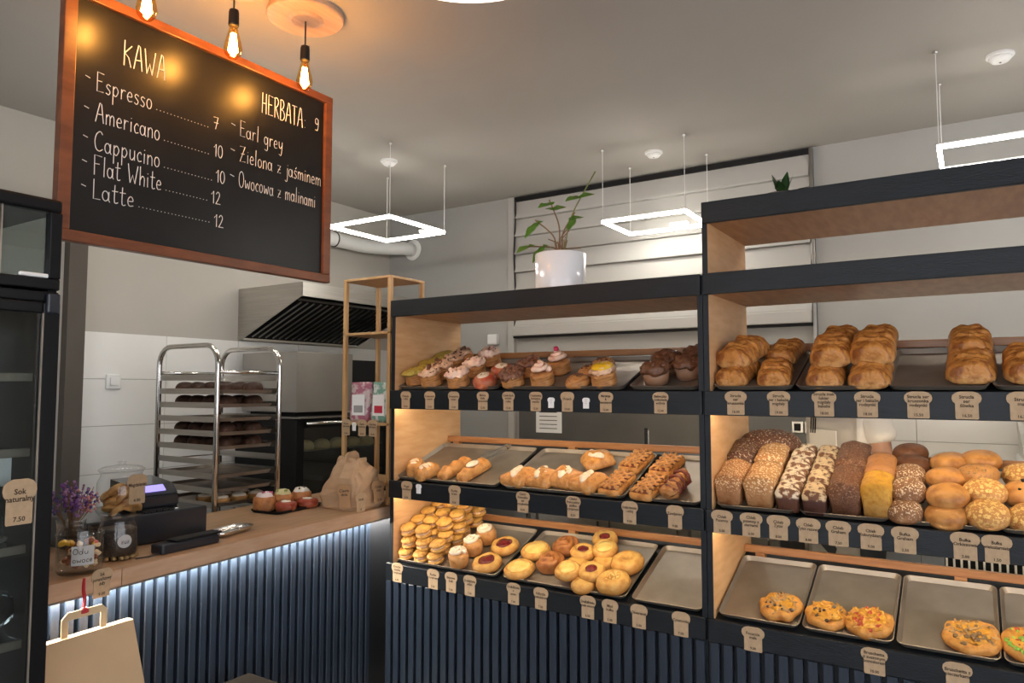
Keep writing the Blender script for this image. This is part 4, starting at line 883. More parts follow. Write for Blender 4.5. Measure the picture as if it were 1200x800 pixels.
# ------------------------------------------------------------------ plants on the shelf tops
pl = thing('potted_plant', 'leggy green plant in a white cylindrical pot on the left shelf', 'plant', (-1.662, 3.02, E + .394))
# stands on the board of the left unit
obj('pot', lathe([(.115, 0), (.122, .008), (.123, .246), (.118, .25), (.113, .246), (.112, .22), (.02, .218)], 40), M_pot, pl, True); obj('soil', lathe([(.112, .222), (.05, .228)], 24), mat('soil', (.05, .03, .02), .9, bump=1, bscale=60), pl, True)
rnd = random.Random(8)
def leaf_mesh(l, w_, m_, parent, p, d, name='leaf', curl=.3):
    d = Vector(d).normalized(); sd = d.cross(Vector((0, 0, 1))); sd = sd.normalized() if sd.length > .1 else Vector((1, 0, 0)); up_ = sd.cross(d)
    b = bmesh.new(); L_ = []; Rr = []; Md = []
    for k in range(7):
        t = k / 6; ww = w_ * math.sin(math.pi * min(.98, t * .9 + .08)) ** .8 * (1 + .18 * math.sin(t * 14)); c = Vector(p) + d * l * t - Vector((0, 0, curl * l * t * t))
        L_.append(b.verts.new(c + sd * ww + up_ * .15 * ww)); Md.append(b.verts.new(c)); Rr.append(b.verts.new(c - sd * ww + up_ * .15 * ww))
    for k in range(6): b.faces.new((L_[k], Md[k], Md[k + 1], L_[k + 1])); b.faces.new((Md[k], Rr[k], Rr[k + 1], Md[k + 1]))
    bmesh.ops.solidify(b, geom=b.faces[:], thickness=.0012); return obj(name, b, m_, parent, True)
# stems given as (tip dx, dy, dz) and leaves along them
for i, (tip, leaves) in enumerate((((.19, 0, .40), [(.55, (.02, 0, .03)), (.80, (-.08, 0, .02)), (.86, (.07, 0, .03))]), ((-.14, .0, .21), [(.99, (-.10, 0, -.05))]), ((-.18, -.02, .08), [(.75, (-.1, 0, -.07)), (.99, (-.09, .0, .0)), (.6, (-.02, -.02, -.03))]), ((-.06, .0, .30), [(.98, (-.04, 0, .01)), (.9, (.05, 0, .02))]), ((.02, .03, .15), []), ((-.05, -.03, .10), []), ((.06, -.02, .13), []), ((.10, .02, .05), []), ((.08, .0, .22), [(.9, (.05, 0, .02))]))):
    a = Vector((0, 0, .225)); tp = Vector(tip); mid = a + tp * .45 + Vector((-.02 * (1 if tp.x > 0 else -1), 0, .03))
    pts = catmull([tuple(a), tuple(a + Vector((tp.x * .12, tp.y * .1, .05))), tuple(mid), tuple(a + tp)], 5)
    obj('stem', tube([tuple(p) for p in pts], .0035 if leaves else .0028, 5), M_stem if i != 0 else mat('green_stem', (.16, .18, .05), .6), pl, True)
    for f, d in leaves:
        p = pts[int(f * (len(pts) - 1))]; L_ = .075 if i else .08
        leaf_mesh(L_ + .015 * rnd.random(), .032, M_leaf, pl, tuple(p), d)
        if rnd.random() < .6: leaf_mesh(L_ * .7, .017, M_leaf, pl, tuple(p), (-d[0] * .6, -.05, .02))
for k in range(10):
    a = rnd.uniform(0, 6.28); obj('stem', tube([(0.01 * math.cos(a), .01 * math.sin(a), .225), (.035 * math.cos(a), .03 * math.sin(a), .225 + rnd.uniform(.05, .12))], .002, 4), M_stem, pl)
su = thing('succulent', 'small dark succulent in a silver bowl on the tall right shelf', 'plant', (-.62, 2.96, E + .677)); 
obj('bowl', lathe([(.05, 0), (.075, .035), (.085, .085), (.08, .089), (.07, .082), (.02, .078)], 28), M_chrome, su, True)
for k in range(9):
    a = k * 2.4 + .5; sp_ = .3 if k < 5 else 1.1
    leaf_mesh(.115 if k < 5 else .10, .019, M_leafd, su, (.012 * math.cos(a),   .012 * math.sin(a), .078), (math.cos(a) * sp_, math.sin(a) * sp_ * .6, 1 if k < 5 else .55), curl=.15)

# ------------------------------------------------------------------ baked goods
def smooth_mesh(name, bm, m):
    me = bpy.data.meshes.new(name); bm.normal_update(); bm.to_mesh(me); bm.free()
    for p in me.polygons: p.use_smooth = True
    me.materials.append(m); return me
M_roll = crustmat('roll_dough', (.58, .30, .11), (.58, .29, .10), (.26, .09, .03), bump=.6, bscale=60, stretch=(1, 1, 6), scale=28)
M_pist = mat('pistachio_cream', (.50, .37, .06), .6, col2=(.30, .24, .04), scale=120, bump=.8, bscale=160)
M_crm = mat('cocoa_cream', (.80, .54, .36), .5, col2=(.60, .34, .20), scale=40, bump=.3, bscale=80)
M_crm2 = mat('pink_cream', (.88, .62, .47), .45, col2=(.66, .25, .20), scale=45, contrast=(.5, .75), bump=.3, bscale=80)
M_choc = mat('chocolate', (.10, .038, .018), .4, col2=(.18, .08, .04), scale=70, bump=.8, bscale=110)
M_choc2 = mat('milk_chocolate', (.16, .06, .03), .45, col2=(.26, .12, .07), scale=90, bump=.9, bscale=130)
M_rasp = mat('raspberry_glaze', (.42, .06, .03), .3, col2=(.52, .18, .08), scale=30, bump=.3)
M_yel = mat('passionfruit_curd', (.85, .50, .02), .25)
M_cup = mat('paper_case', (.30, .16, .09), .6)
M_ice = mat('sugar_icing', (.84, .70, .54), .4, col2=(.72, .48, .26), scale=40, contrast=(.5, .8), bump=.3, bscale=50)
M_puff = crustmat('puff_pastry', (.70, .40, .15), (.66, .33, .10), (.42, .17, .045), bump=.7, bscale=55, rough=.4)
M_jam = mat('cherry_jam', (.10, .010, .015), .15, col2=(.20, .025, .02), scale=80, bump=.6, bscale=120)
M_quark = mat('sweet_cheese', (.82, .60, .20), .4, col2=(.76, .46, .10), scale=30)
M_yb = crustmat('yellow_bun', (.52, .25, .07), (.76, .48, .14), (.56, .25, .05), scale=34, lo=.2, hi=.95)
M_cookie = crustmat('butter_cookie', (.58, .31, .08), (.70, .41, .10), (.46, .20, .04), bump=.5, bscale=80)
M_rose = crustmat('brown_rose', (.40, .16, .05), (.46, .19, .06), (.30, .10, .03), bump=.4, rough=.35)
M_strud = crustmat('strudel_crust', (.68, .40, .16), (.60, .27, .065), (.30, .10, .022), lo=.1, hi=.45, stretch=(1, 2.5, 1), scale=30, ramp=(.46, .64), bump=.9, bscale=70, rough=.35)
M_filling = mat('dark_fruit', (.12, .02, .015), .4, col2=(.22, .05, .02), scale=60, bump=.5)

def on(mesh_parts, name, lv, X, s, h, label, cat, group, hz=0, spin=0, tilt=0, sc_=1):
    """thing with parts [(part name, mesh)] placed on a slanted tray"""
    if len(mesh_parts) == 1:
        o = link(name, mesh_parts[0][1])
    else:
        o = bpy.data.objects.new(name, None); C.objects.link(o); o.empty_display_size = .03
        for n, me in mesh_parts: link(n, me, o)
    place(o, lv, X, s, h, hz, spin, tilt); o.scale = (sc_,) * 3
    return tag(o, label, cat, group)
def dough_roll(r=.05, h=.06, seed=0, m=M_roll):
    prof = [(r * .86, 0)]
    n = 9
    for k in range(n): prof.append((r * (.95 + .045 * (k % 2) + .02 * math.sin(k)), h * (.06 + .84 * k / (n - 1))))
    prof += [(r * .88, h * .97), (r * .5, h)]
    return smooth_mesh('dough', noisy(lathe(prof, 28), .0035, 35, seed), m)
def mound(r, z0, h, seed, m, name='cream', amp=.012, freq=38, seg=36):
    prof = [(r * .92, z0 - .004), (r * 1.03, z0 + h * .10), (r * 1.02, z0 + h * .26), (r * .97, z0 + h * .44), (r * .88, z0 + h * .62), (r * .76, z0 + h * .77), (r * .6, z0 + h * .88), (r * .42, z0 + h * .95), (r * .24, z0 + h * .98), (r * .08, z0 + h)]
    return smooth_mesh(name, noisy(lathe(prof, seg), amp, freq, seed), m)
def swirl(r, z0, h, m, turns=2.6, tr=.014, name='cream_swirl'):
    pts = []; n = 44
    for k in range(n + 1):
        t = k / n; a = t * turns * 2 * math.pi; rr = (r - tr) * (1 - t) ** .75; pts.append((rr * math.cos(a), rr * math.sin(a), z0 + tr * .6 + (h - tr) * t))
    return smooth_mesh(name, noisy(tube(pts, [tr * (1 - .45 * k / n) for k in range(n + 1)], 8), .003, 60), m)
def bits(n, r, z, dz, size, m, seed, name='crumbs', shape='flake'):
    b = bmesh.new(); rd = random.Random(seed)
    for k in range(n):
        a, rr = rd.uniform(0, 6.28), r * math.sqrt(rd.random()); q = rr / r; p = (rr * math.cos(a), rr * math.sin(a), z + dz * (1 - q * q))
        if shape == 'flake':
            c = bx(-size, size, -size * .3, size * .3, -size * .2, size * .2); xform(c, p, (rd.uniform(-.6, .6), rd.uniform(-.6, .6), rd.uniform(0, 6.28)))
        else:
            c = bmesh.new(); bmesh.ops.create_icosphere(c, subdivisions=1, radius=size * rd.uniform(.7, 1.2), matrix=Matrix.Translation(p))
        me = bpy.data.meshes.new('x'); c.to_mesh(me); c.free(); b.from_mesh(me); bpy.data.meshes.remove(me)
    me = bpy.data.meshes.new(name); b.to_mesh(me); b.free(); me.materials.append(m); me['stuff'] = 1; return me
def mark_stuff():
    for o in bpy.data.objects:
        if o.type == 'MESH' and o.data.get('stuff') and o.parent: o['kind'] = 'stuff'
POS = ['front', 'second', 'third', 'rearmost']
# tier 1, left shelf: filled rolls in rows running back
R_, H_ = .056, .062
dr0, dr1 = dough_roll(R_, H_, 1), dough_roll(R_, H_, 4)
pist = [mound(R_ * 1.12, H_, .020, k, M_pist, 'pistachio_top', .012, 40) for k in range(3)]
for i, (x, s) in enumerate(((-2.450, .085), (-2.449, .205), (-2.448, .325))):
    on([('dough', dr0), ('pistachio_top', pist[i])], 'cream_roll', 1, x, s, .0, f'{POS[i]} roll with a flat green pistachio top on the top left shelf', 'pastry', 'pistachio rolls', spin=i)
ck = [(mound(R_ * .95, H_, .028, 11 + k, M_crm, 'cream', .017, 55), bits(22, R_ * .8, H_ + .016, .012, .011, M_choc, k, 'chocolate_flakes')) for k in range(2)]
bar = smooth_mesh('biscuit_bar', xform(bx(-.012, .012, -.035, .035, 0, .012, .003, 1), (0, .0, H_ + .02), (.5, 0, .5)), M_choc)
for i, (x, s) in enumerate(((-2.325, .055), (-2.335, .165), (-2.34, .27), (-2.345, .36))):
    p = [('dough', dr1), ('cream', ck[i % 2][0]), ('chocolate_flakes', ck[i % 2][1])] + ([('biscuit_bar', bar)] if i in (0, 1, 3) else [])
    on(p, 'cream_roll', 1, x, s, 0, f'{POS[i]} roll of the cream and dark chocolate row beside the pistachio rolls', 'pastry', 'chocolate cream rolls', spin=i * 1.3)
cw = [(mound(R_, H_, .034, 21 + k, M_crm2, 'cream', .017, 55), bits(18, R_ * .8, H_ + .022, .012, .008, M_choc2, 30 + k, 'cocoa_flakes')) for k in range(2)]
for i, (x, s) in enumerate(((-2.145, .045), (-2.145, .19), (-2.16, .345))):
    on([('dough', dr0), ('cream', cw[i % 2][0]), ('cocoa_flakes', cw[i % 2][1])], 'cream_roll', 1, x, s, 0, f'{POS[i] if i < 2 else "rearmost"} roll of the pale cream and cocoa row on the top left shelf', 'pastry', 'pale cream rolls', spin=i * 2)
rd_ = smooth_mesh('dough', noisy(lathe([(.048, 0), (.056, .012), (.058, .03), (.054, .045), (.04, .056), (.015, .06)], 28), .004, 30, 3), M_rasp)
ri = smooth_mesh('icing', noisy(lathe([(.032, .054), (.031, .060), (.02, .064), (.004, .065)], 20), .004, 40, 1), M_ice); rg_ = bits(4, .014, .064, .002, .006, M_pist, 2, 'pistachio_crumbs')
for i, (x, s) in enumerate(((-1.985, .045), (-1.975, .175))):
    on([('dough', rd_), ('icing', ri), ('pistachio_crumbs', rg_)], 'glazed_bun', 1, x, s, 0, f'{["front", "rear"][i]} red glazed bun with white icing on the top left shelf', 'pastry', 'red glazed buns', spin=i, tilt=.15)
sh_ = [(mound(R_ * 1.05, H_ * .8, .04, 41 + k, M_choc2, 'chocolate_shavings', .02, 60), bits(40, R_, H_ + .0, .03, .012, M_choc2, 43 + k, 'shaving_flakes')) for k in range(2)]
for i, (x, s) in enumerate(((-1.83, .05), (-1.815, .185))):
    on([('dough', dr1), ('chocolate_shavings', sh_[i][0]), ('shaving_flakes', sh_[i][1])], 'cream_roll', 1, x, s, 0, f'{["front", "rear"][i]} roll covered in milk chocolate shavings on the top left shelf', 'pastry', 'shaving rolls', spin=i)
sw = swirl(R_ * .95, H_, .055, M_crm2); berry = smooth_mesh('raspberry', xform(blob(.013, .013, .02, 2, .3, 90, 10, 6), (0, 0, H_ + .05)), mat('berry', (.5, .02, .08), .4))
for i, (x, s) in enumerate(((-1.675, .06), (-1.672, .215))):
    on([('dough', dr0), ('cream_swirl', sw)] + ([('raspberry', berry)] if i else []), 'cream_roll', 1, x, s, 0, f'{["front roll with a pink cream swirl", "rear roll with a pink cream swirl and berry"][i]} on the top left shelf', 'pastry', 'pink swirl rolls', spin=i)
ch = smooth_mesh('dough', blob(.056, .056, .052, 6, .1), M_roll); chf = bits(34, .046, .030, .022, .010, M_choc, 7, 'chocolate_crumbs')
for i, (x, s) in enumerate(((-1.487, .045), (-1.487, .16), (-1.470, .27))):
    on([('dough', ch), ('chocolate_crumbs', chf)], 'choux_bun', 1, x, s, 0, f'{["front", "middle", "rear"][i]} bun with dark chocolate crumbs on the top left shelf', 'pastry', 'chocolate crumb buns', spin=i * 2)
yc = smooth_mesh('curd', noisy(lathe([(R_ * .8, H_ + .018), (R_ * .9, H_ + .022), (R_ * .7, H_ + .034), (R_ * .1, H_ + .036)], 20), .003, 40), M_yel); yg = bits(5, .014, H_ + .034, .003, .006, M_pist, 4, 'green_crumbs')
on([('dough', dr0), ('cream', ck[0][0]), ('curd', yc), ('green_crumbs', yg)], 'cream_roll', 1, -1.362, .055, 0, 'roll topped with bright yellow curd on the top left shelf', 'pastry', 'yellow curd roll')
mc_ = smooth_mesh('paper_case', lathe([(.048, 0), (.058, .055), (.056, .055)], 30, ridge=.02, nr=15), M_cup); mt = [mound(.062, .056, .04, 51 + k, M_choc, 'chocolate_top', .014, 50) for k in range(2)]; mf = bits(36, .056, .07, .022, .012, M_choc2, 52, 'chocolate_curls')
for i, (x, s) in enumerate(((-1.13, .075), (-1.015, .14), (-1.125, .20), (-1.01, .27))):
    on([('paper_case', mc_), ('chocolate_top', mt[i % 2]), ('chocolate_curls', mf)], 'chocolate_muffin', 1, x, s, 0, f'{["front left", "front right", "rear left", "rear right"][i]} dark chocolate muffin beside the shelf divider', 'muffin', 'chocolate muffins', spin=i)
# tier 2, left shelf: puff pastries
def loaf_loft(w_, l, prof, n=14, endr=.25, seed=0, amp=.004, freq=25, m=None, name='loaf', ridge=None, crown=0):
    """prof: closed cross-section [(x, z)] of unit width, swept along y with rounded ends"""
    loops = []
    for i in range(n + 1):
        t = -1 + 2 * i / n; e = max(0, (abs(t) - (1 - endr)) / endr); sc_ = math.sqrt(max(.0, 1 - (e * .985) ** 2)) if e > 0 else 1; y = math.copysign((1 - endr) + endr * math.sin(min(1, e) * math.pi / 2), t) if e > 0 else t
        sc2 = .35 + .65 * sc_ if endr < .2 else sc_
        rr = ridge(t) if ridge else 0
        loops.append([(x * w_ * (.55 + .45 * sc2 if endr < .2 else sc_), y * l / 2, max(0, z * (sc2 if z > .0 else 1) * (1 + rr + crown * (1 - t * t)))) for x, z in prof])
    bm = loft(loops); bmesh.ops.recalc_face_normals(bm, faces=bm.faces); noisy(bm, amp, freq, seed, flat=.002); return smooth_mesh(name, bm, m)
def dome(h, k=14, flat=.9, pw=.6, lip=0):
    """cross-section: flat base, rounded crown of height h"""
    pts = [(-.42, 0), (.42, 0)]
    for i in range(k + 1):
        a = math.pi * i / k; c, s = math.cos(a), math.sin(a); pts.append((.5 * math.copysign(abs(c) ** pw, c), h * (.12 + .88 * abs(s) ** pw)))
    return pts
def puff_square(w_, seed):
    b = loft([[(x * q * (1 - .05 * abs(y) / w_), y * q, z) for x, y in rrect(w_, w_ * .92, .022, 6)] for q, z in ((.86, 0), (.97, .005), (1, .016), (.97, .028), (.88, .040), (.70, .049), (.45, .054), (.2, .056), (.05, .056))])
    for v in b.verts: v.co.z *= 1 + .16 * math.sin(v.co.x * 38 + v.co.y * 22 + seed) * (v.co.z > .01)
    return smooth_mesh('dough', noisy(b, .010, 26, seed, .002), M_puff)
sqs = [puff_square(.150, k) for k in range(3)]
icg = smooth_mesh('icing', noisy(xform(blob(.032, .056, .016, 3, .25, 45, 28, 12), (0, 0, .046), (0, 0, .4)), .006, 60, 4), M_ice)
cro = [loaf_loft(.085, .125, dome(.062), 14, .55, k, .006, 40, M_puff, 'dough', lambda t: .10 * math.sin(t * 16)) for k in range(2)]
crg = smooth_mesh('icing', noisy(blob(.026, .040, .016, 3, .3), .002, 30), M_ice); 
for v in crg.vertices: v.co.z += .052
for i, (x, s, sp, l) in enumerate(((-2.450, .085, .5, 'iced croissant roll in the left corner of the middle left tray'), (-2.345, .05, -.4, 'smaller croissant roll beside the corner one on the middle left shelf'))):
    on([('dough', cro[i]), ('icing', crg)], 'croissant', 2, x, s, 0, l, 'croissant', 'croissant rolls', spin=sp)
lg = [loaf_loft(.07, .20, dome(.05), 16, .35, 5 + k, .006, 30, M_puff, 'dough', lambda t: .12 * math.sin(t * 11)) for k in range(2)]
on([('dough', lg[0])], 'puff_roll', 2, -2.215, .11, 0, 'long plain puff pastry roll lying slantwise on the middle left shelf', 'pastry', 'long puff rolls', spin=-.25)
on([('dough', lg[1]), ('icing', crg)], 'puff_roll', 2, -2.095, .105, 0, 'long iced puff pastry roll at the right of the first middle tray', 'pastry', 'long puff rolls', spin=-.2)
for i, (x, s, sp) in enumerate(((-1.815, .075, .1), (-1.690, .085, .0), (-1.578, .10, .05), (-1.452, .075, -.05))):
    on([('dough', sqs[i % 3]), ('icing', icg)], 'puff_square', 2, x, s, 0, f'{ORD[i]} square iced puff pastry from the left on the middle left shelf', 'pastry', 'square puff pastries', spin=sp - .25, tilt=0)
on([('dough', sqs[1]), ('icing', icg)], 'puff_square', 2, -1.50, .27, 0, 'square iced puff pastry turned cornerwise behind the others', 'pastry', 'square puff pastries', spin=.75, hz=.01)
def lattice(w_, l, seed):
    base = smooth_mesh('base', loft([[(x * s, y * s, z) for x, y in rrect(w_, l, .02, 4)] for s, z in ((.96, 0), (1, .012), (.98, .026), (.85, .030))]), M_puff)
    fl = smooth_mesh('fruit_filling', noisy(loft([[(x * s, y * s, z) for x, y in rrect(w_ * .8, l * .86, .015, 4)] for s, z in ((1, .026), (.98, .036), (.8, .040))]), .003, 50, seed), M_filling)
    b = bmesh.new()
    for d in (1, -1):
        for k in range(-3, 4):
            c = k * l / 5.5; pts = []
            for j in range(7):
                t = -1 + 2 * j / 6; x = t * w_ * .44; y = c + d * x * .9
                if abs(y) <= l * .47: pts.append((x, y, .041 + .004 * math.sin(j * 3.1 + k) - .006 * t * t))
            if len(pts) > 1: tube(pts, .0062, 6, b)
    lt_ = smooth_mesh('lattice', b, M_puff); lt_['stuff'] = 1
    return [('base', base), ('fruit_filling', fl), ('lattice', lt_)]
la = lattice(.105, .185, 1)
for i, (x, s, l) in enumerate(((-1.318, .295, 'rear lattice fruit pastry of the second middle tray'), (-1.322, .09, 'front lattice fruit pastry of the second middle tray'), (-1.165, .275, 'rear lattice fruit pastry of the narrow middle tray'), (-1.172, .08, 'front lattice fruit pastry of the narrow middle tray'))):
    on(la, 'lattice_pastry', 2, x, s, 0, l, 'pastry', 'lattice fruit pastries', spin=-.12)
sr = smooth_mesh('dough', noisy(tube([(.0 + (.026 - .004 * k / 4) * math.cos(k * .9), -.085 + .17 * k / 24, .034 + .018 * math.sin(k * .9)) for k in range(25)], .022, 10), .004, 45), M_roll)
srf = smooth_mesh('fruit_swirl', tube([(.0 + .042 * math.cos(k * .9 + .6), -.08 + .16 * k / 24, .038 + .030 * math.sin(k * .9 + .6)) for k in range(25)], .008, 6), M_filling)
on([('dough', sr), ('fruit_swirl', srf)], 'twisted_pastry', 2, -1.055, .085, 0, 'dark twisted fruit pastry at the right of the lattice pastries', 'pastry', spin=-.1, group='twisted pastry')
# tongs
tg = thing('tongs', 'steel pastry tongs lying on the first middle left tray', 'tongs', (0, 0, 0)); obj('arm', bx(-.008, .008, -.10, .10, .006, .008), M_chrome, tg); obj('arm', bx(-.008, .008, -.10, .10, .028, .030), M_chrome, tg); obj('hinge', tube([(-.009, .10, .018), (.009, .10, .018)], .012, 8), M_chrome, tg); place(tg, 2, -2.09, .275, 0, .012, -.35)
tb = thing('black_tongs', 'black handled tongs standing behind the lattice pastries', 'tongs', (0, 0, 0)); obj('handle', bx(-.008, .008, -.006, .006, 0, .14, .003), M_blackm, tb); obj('blade', bx(.009, .013, -.005, .005, .0, .13, .001, 1), M_chrome, tb); tb.location = (-1.342, 3.285, E - .33)
# tier 3, left shelf
def sandwich(seed):
    prof = [(.030, 0), (.042, .004), (.044, .012), (.036, .020)]; sh1 = smooth_mesh('lower_shell', lathe(prof, 64, ridge=.035, nr=16), M_cookie)
    cr_ = smooth_mesh('filling', lathe([(.036, .018), (.040, .024), (.036, .030)], 24), M_crm); sh2 = smooth_mesh('upper_shell', noisy(lathe([(.036, .028), (.044, .034), (.043, .042), (.030, .052), (.008, .055)], 64, ridge=.035, nr=16), .003, 40, seed), M_cookie)
    return [('lower_shell', sh1), ('filling', cr_), ('upper_shell', sh2)]
sws = [sandwich(k) for k in range(2)]
for layer in range(3):
    rows_n = (5, 5, 4)[layer]
    for r in range(rows_n):
        for c in range(3):
            if layer == 2 and r == 0 and c == 2: continue
            x = -2.470 + .089 * c + (.012 if layer == 1 else 0) + .01 * math.sin(r * 3 + c); s = .045 + .084 * r + .024 * layer
            on(sws[(r + c) % 2], 'sandwich_biscuit', 3, x, s, 0, f'{["left", "middle", "right"][c]} sandwich biscuit of the {ORD[r]} row in the {["bottom", "middle", "top"][layer]} layer of the golden pile', 'biscuit', 'golden sandwich biscuits', hz=.0525 * layer, spin=r * 1.7 + c, tilt=.06 * math.sin(r * 5 + c * 3), sc_=.94)
M_pale2 = crustmat('pale_sponge', (.56, .27, .09), (.62, .33, .12), (.42, .18, .05))
cd = smooth_mesh('dough', noisy(lathe([(.036, 0), (.046, .012), (.050, .05), (.046, .07), (.02, .075)], 24), .003, 30), M_pale2); cdt = swirl(.048, .068, .034, M_ice, 2.4, .012, 'meringue')
for i, (x, s) in enumerate(((-2.135, .045), (-2.125, .15), (-2.115, .255))):
    on([('dough', cd), ('meringue', cdt)], 'meringue_cup', 3, x, s, 0, f'{["front", "middle", "rear"][i]} tall cup pastry with white meringue swirls on the bottom left shelf', 'pastry', 'meringue cups', spin=i)
def topped(r, h, md, mt_, tname, tr_=.6, seed=0, amp=.1):
    loops = []
    prof = [(r * .85, 0), (r, h * .25), (r * .99, h * .6), (r * .86, h * .92), (r * (tr_ + .08), h), (r * tr_, h * .84), (r * .1, h * .80)]
    return [('dough', smooth_mesh('dough', noisy(lathe(prof, 30), .004, 25, seed), md)), (tname, smooth_mesh(tname, noisy(lathe([(r * tr_ * 1.02, h * .84), (r * tr_ * .98, h * .95), (r * tr_ * .5, h * 1.03), (r * .03, h * 1.04)], 24), .004, 50, seed), mt_))]
jm, ch_ = topped(.072, .042, M_yb, M_jam, 'jam', .56, 1), topped(.074, .038, M_yb, M_quark, 'cheese', .70, 2)
for i, (x, s) in enumerate(((-1.990, .07), (-1.985, .215))): on(jm, 'jam_bun', 3, x, s, 0, f'{["front", "rear"][i]} golden bun with dark cherry jam on the bottom left shelf', 'bun', 'jam buns', spin=i)
for i, (x, s) in enumerate(((-1.806, .065), (-1.806, .215))): on(ch_, 'cheese_bun', 3, x, s, 0, f'{["front", "rear"][i]} golden bun with yellow cheese on the bottom left shelf', 'bun', 'cheese buns', spin=i)
def rose(seed):
    b = blob(.066, .064, .066, seed, .05, 18, 72, 30, -.5, .75)
    for v in b.verts:
        a, q = math.atan2(v.co.y, v.co.x), math.hypot(v.co.x, v.co.y) / .066
        g = math.sin(2 * a + q * 13 + seed + .8 * math.sin(3 * a)); f = 1 - max(0, -g) ** 2 * .16
        v.co.x *= 1 + .05 * g; v.co.y *= 1 + .05 * g; v.co.z *= f + .03 * g
    return smooth_mesh('bun', b, M_rose)
for i, (x, s) in enumerate(((-1.676, .135), (-1.668, .27))):
    on([('bun', rose(i))], 'rose_bun', 3, x, s, 0, f'{["front", "rear"][i]} brown rose-shaped twisted bun on the bottom left shelf', 'bun', 'rose buns')
sm_ch, sm_jm = topped(.060, .040, M_yb, M_quark, 'cheese', .62, 4), topped(.060, .040, M_yb, M_jam, 'crumbled_jam', .42, 5); pl_ = [('dough', smooth_mesh('dough', blob(.055, .055, .045, 3, .08), M_yb))]
for parts, x, s, hz, sp, l in ((sm_ch, -1.548, .07, .028, .3, 'small cheese bun lying on the front of the mixed heap'), (sm_jm, -1.440, .085, .030, .8, 'small jam bun lying on the front of the mixed heap'), (pl_, -1.46, .035, 0, 0, 'plain small bun under the front of the mixed heap'), (pl_, -1.555, .165, .0, 1, 'plain small bun at the left of the mixed heap'), (sm_jm, -1.555, .225, .02, 2, 'small jam bun at the back left of the mixed heap'), (sm_ch, -1.455, .255, .03, .3, 'small cheese bun at the back of the mixed heap'), (pl_, -1.440, .20, 0, 2, 'plain small bun at the right of the mixed heap'), (sm_jm, -1.50, .345, .02, 1, 'small jam bun rearmost in the mixed heap')):
    on(parts, 'small_bun', 3, x, s, 0, l, 'bun', 'mixed small buns', hz=hz, spin=sp, tilt=.1)
rb = smooth_mesh('ring', noisy(tube([(.038 * math.cos(a), .038 * math.sin(a), .028) for a in [2 * math.pi * k / 28 for k in range(28)]], .031, 12, closed=True), .004, 25), M_yb)
for v in rb.vertices: v.co.z = max(v.co.z, .0)
rc = bits(40, .05, .050, .008, .005, M_quark, 8, 'crumble', 'ball')
for i, (x, s, l) in enumerate(((-1.325, .205, 'rear yellow ring bun beside the empty tray'), (-1.328, .06, 'front yellow ring bun with crumble beside the empty tray'))):
    on([('ring', rb)] + ([('crumble', rc)] if i else []), 'ring_bun', 3, x, s, 0, l, 'bun', 'yellow ring buns', sc_=1.08)
# tier 1, right shelf: strudel loaves
stl = []
for k in range(3):
    b = loaf_loft(.145, .24, dome(.074, 18, pw=.75), 56, .42, k, .006, 18, M_strud, 'loaf', lambda t: .07 * math.sin(t * 15 + 1) + .05 * math.sin(t * 43))
    for v in b.vertices:
        v.co.z *= 1 + .05 * math.sin(v.co.x * 60 + v.co.y * 75 + k + 2 * noise.noise(v.co * 20)) + .05 * math.sin(v.co.x * 50 - v.co.y * 190 + 4 * noise.noise(v.co * 25))
    stl.append(b)
for i, (x, s, hz, sp, sc_, l) in enumerate(((-.800, .125, 0, -.12, .9, 'strudel loaf under the left pair on the top right shelf'), (-.790, .185, .06, -.25, 1.0, 'strudel loaf lying across the left end of the top right shelf'), (-.655, .11, 0, .1, .86, 'small strudel loaf at the front of the first tray'), (-.652, .30, .02, -.1, .85, 'strudel loaf behind the small one on the first tray'),
        (-.468, .11, 0, .05, .90, 'lower front strudel loaf of the second tray left stack'), (-.455, .175, .062, .05, 1.0, 'upper strudel loaf of the second tray left stack'), (-.450, .325, .05, 0, .95, 'strudel loaf at the back of the second tray'), (-.318, .11, 0, 0, .95, 'lower strudel loaf of the second tray right stack'), (-.315, .19, .062, .02, 1.06, 'upper strudel loaf of the second tray right stack'), (-.312, .33, .05, 0, .9, 'strudel loaf hidden behind the right stack of the second tray'),
        (-.012, .15, .005, .0, 1.02, 'plump strudel loaf on the third tray by the empty space'), (-.012, .29, .04, .0, .95, 'strudel loaf behind the plump one on the third tray'), (.155, .15, .005, .0, 1.05, 'strudel loaf cut by the right picture edge'))):
    on([('loaf', stl[i % 3])], 'strudel_loaf', 1, x, s, 0, l, 'bread', 'strudel loaves', hz=hz, spin=sp, sc_=sc_)
# tier 2, right shelf: breads
def tin(w_, l, h, seed, m, over=.06):
    pr = [(-.44, 0), (.44, 0), (.47, h * .35), (.48, h * .58)] + [((.5 + over * .5) * math.cos(a) if True else 0, h * (.64 + .36 * math.sin(a) ** .7)) for a in [math.pi * k / 14 for k in range(1, 14)]] + [(-.48, h * .58), (-.47, h * .35)]
    return loaf_loft(w_, l, pr, 12, .10, seed, .004, 30, m, 'loaf')
M_ses = crustmat('sesame_tin_crust', (.46, .24, .11), (.46, .22, .09), (.34, .14, .05), lo=.4, hi=.7, speck=(.78, .55, .32), spscale=150, spth=.56, bump=.8, bscale=150)
M_ses2 = crustmat('golden_tin_crust', (.54, .30, .14), (.56, .29, .11), (.44, .20, .07), lo=.4, hi=.7, speck=(.82, .62, .38), spscale=130, spth=.55, bump=.8, bscale=150)
M_seed = crustmat('dark_seed_crust', (.14, .06, .03), (.13, .055, .03), (.07, .03, .02), lo=.2, hi=.6, speck=(.50, .38, .26), spscale=140, spth=.60, bump=.9, bscale=150)
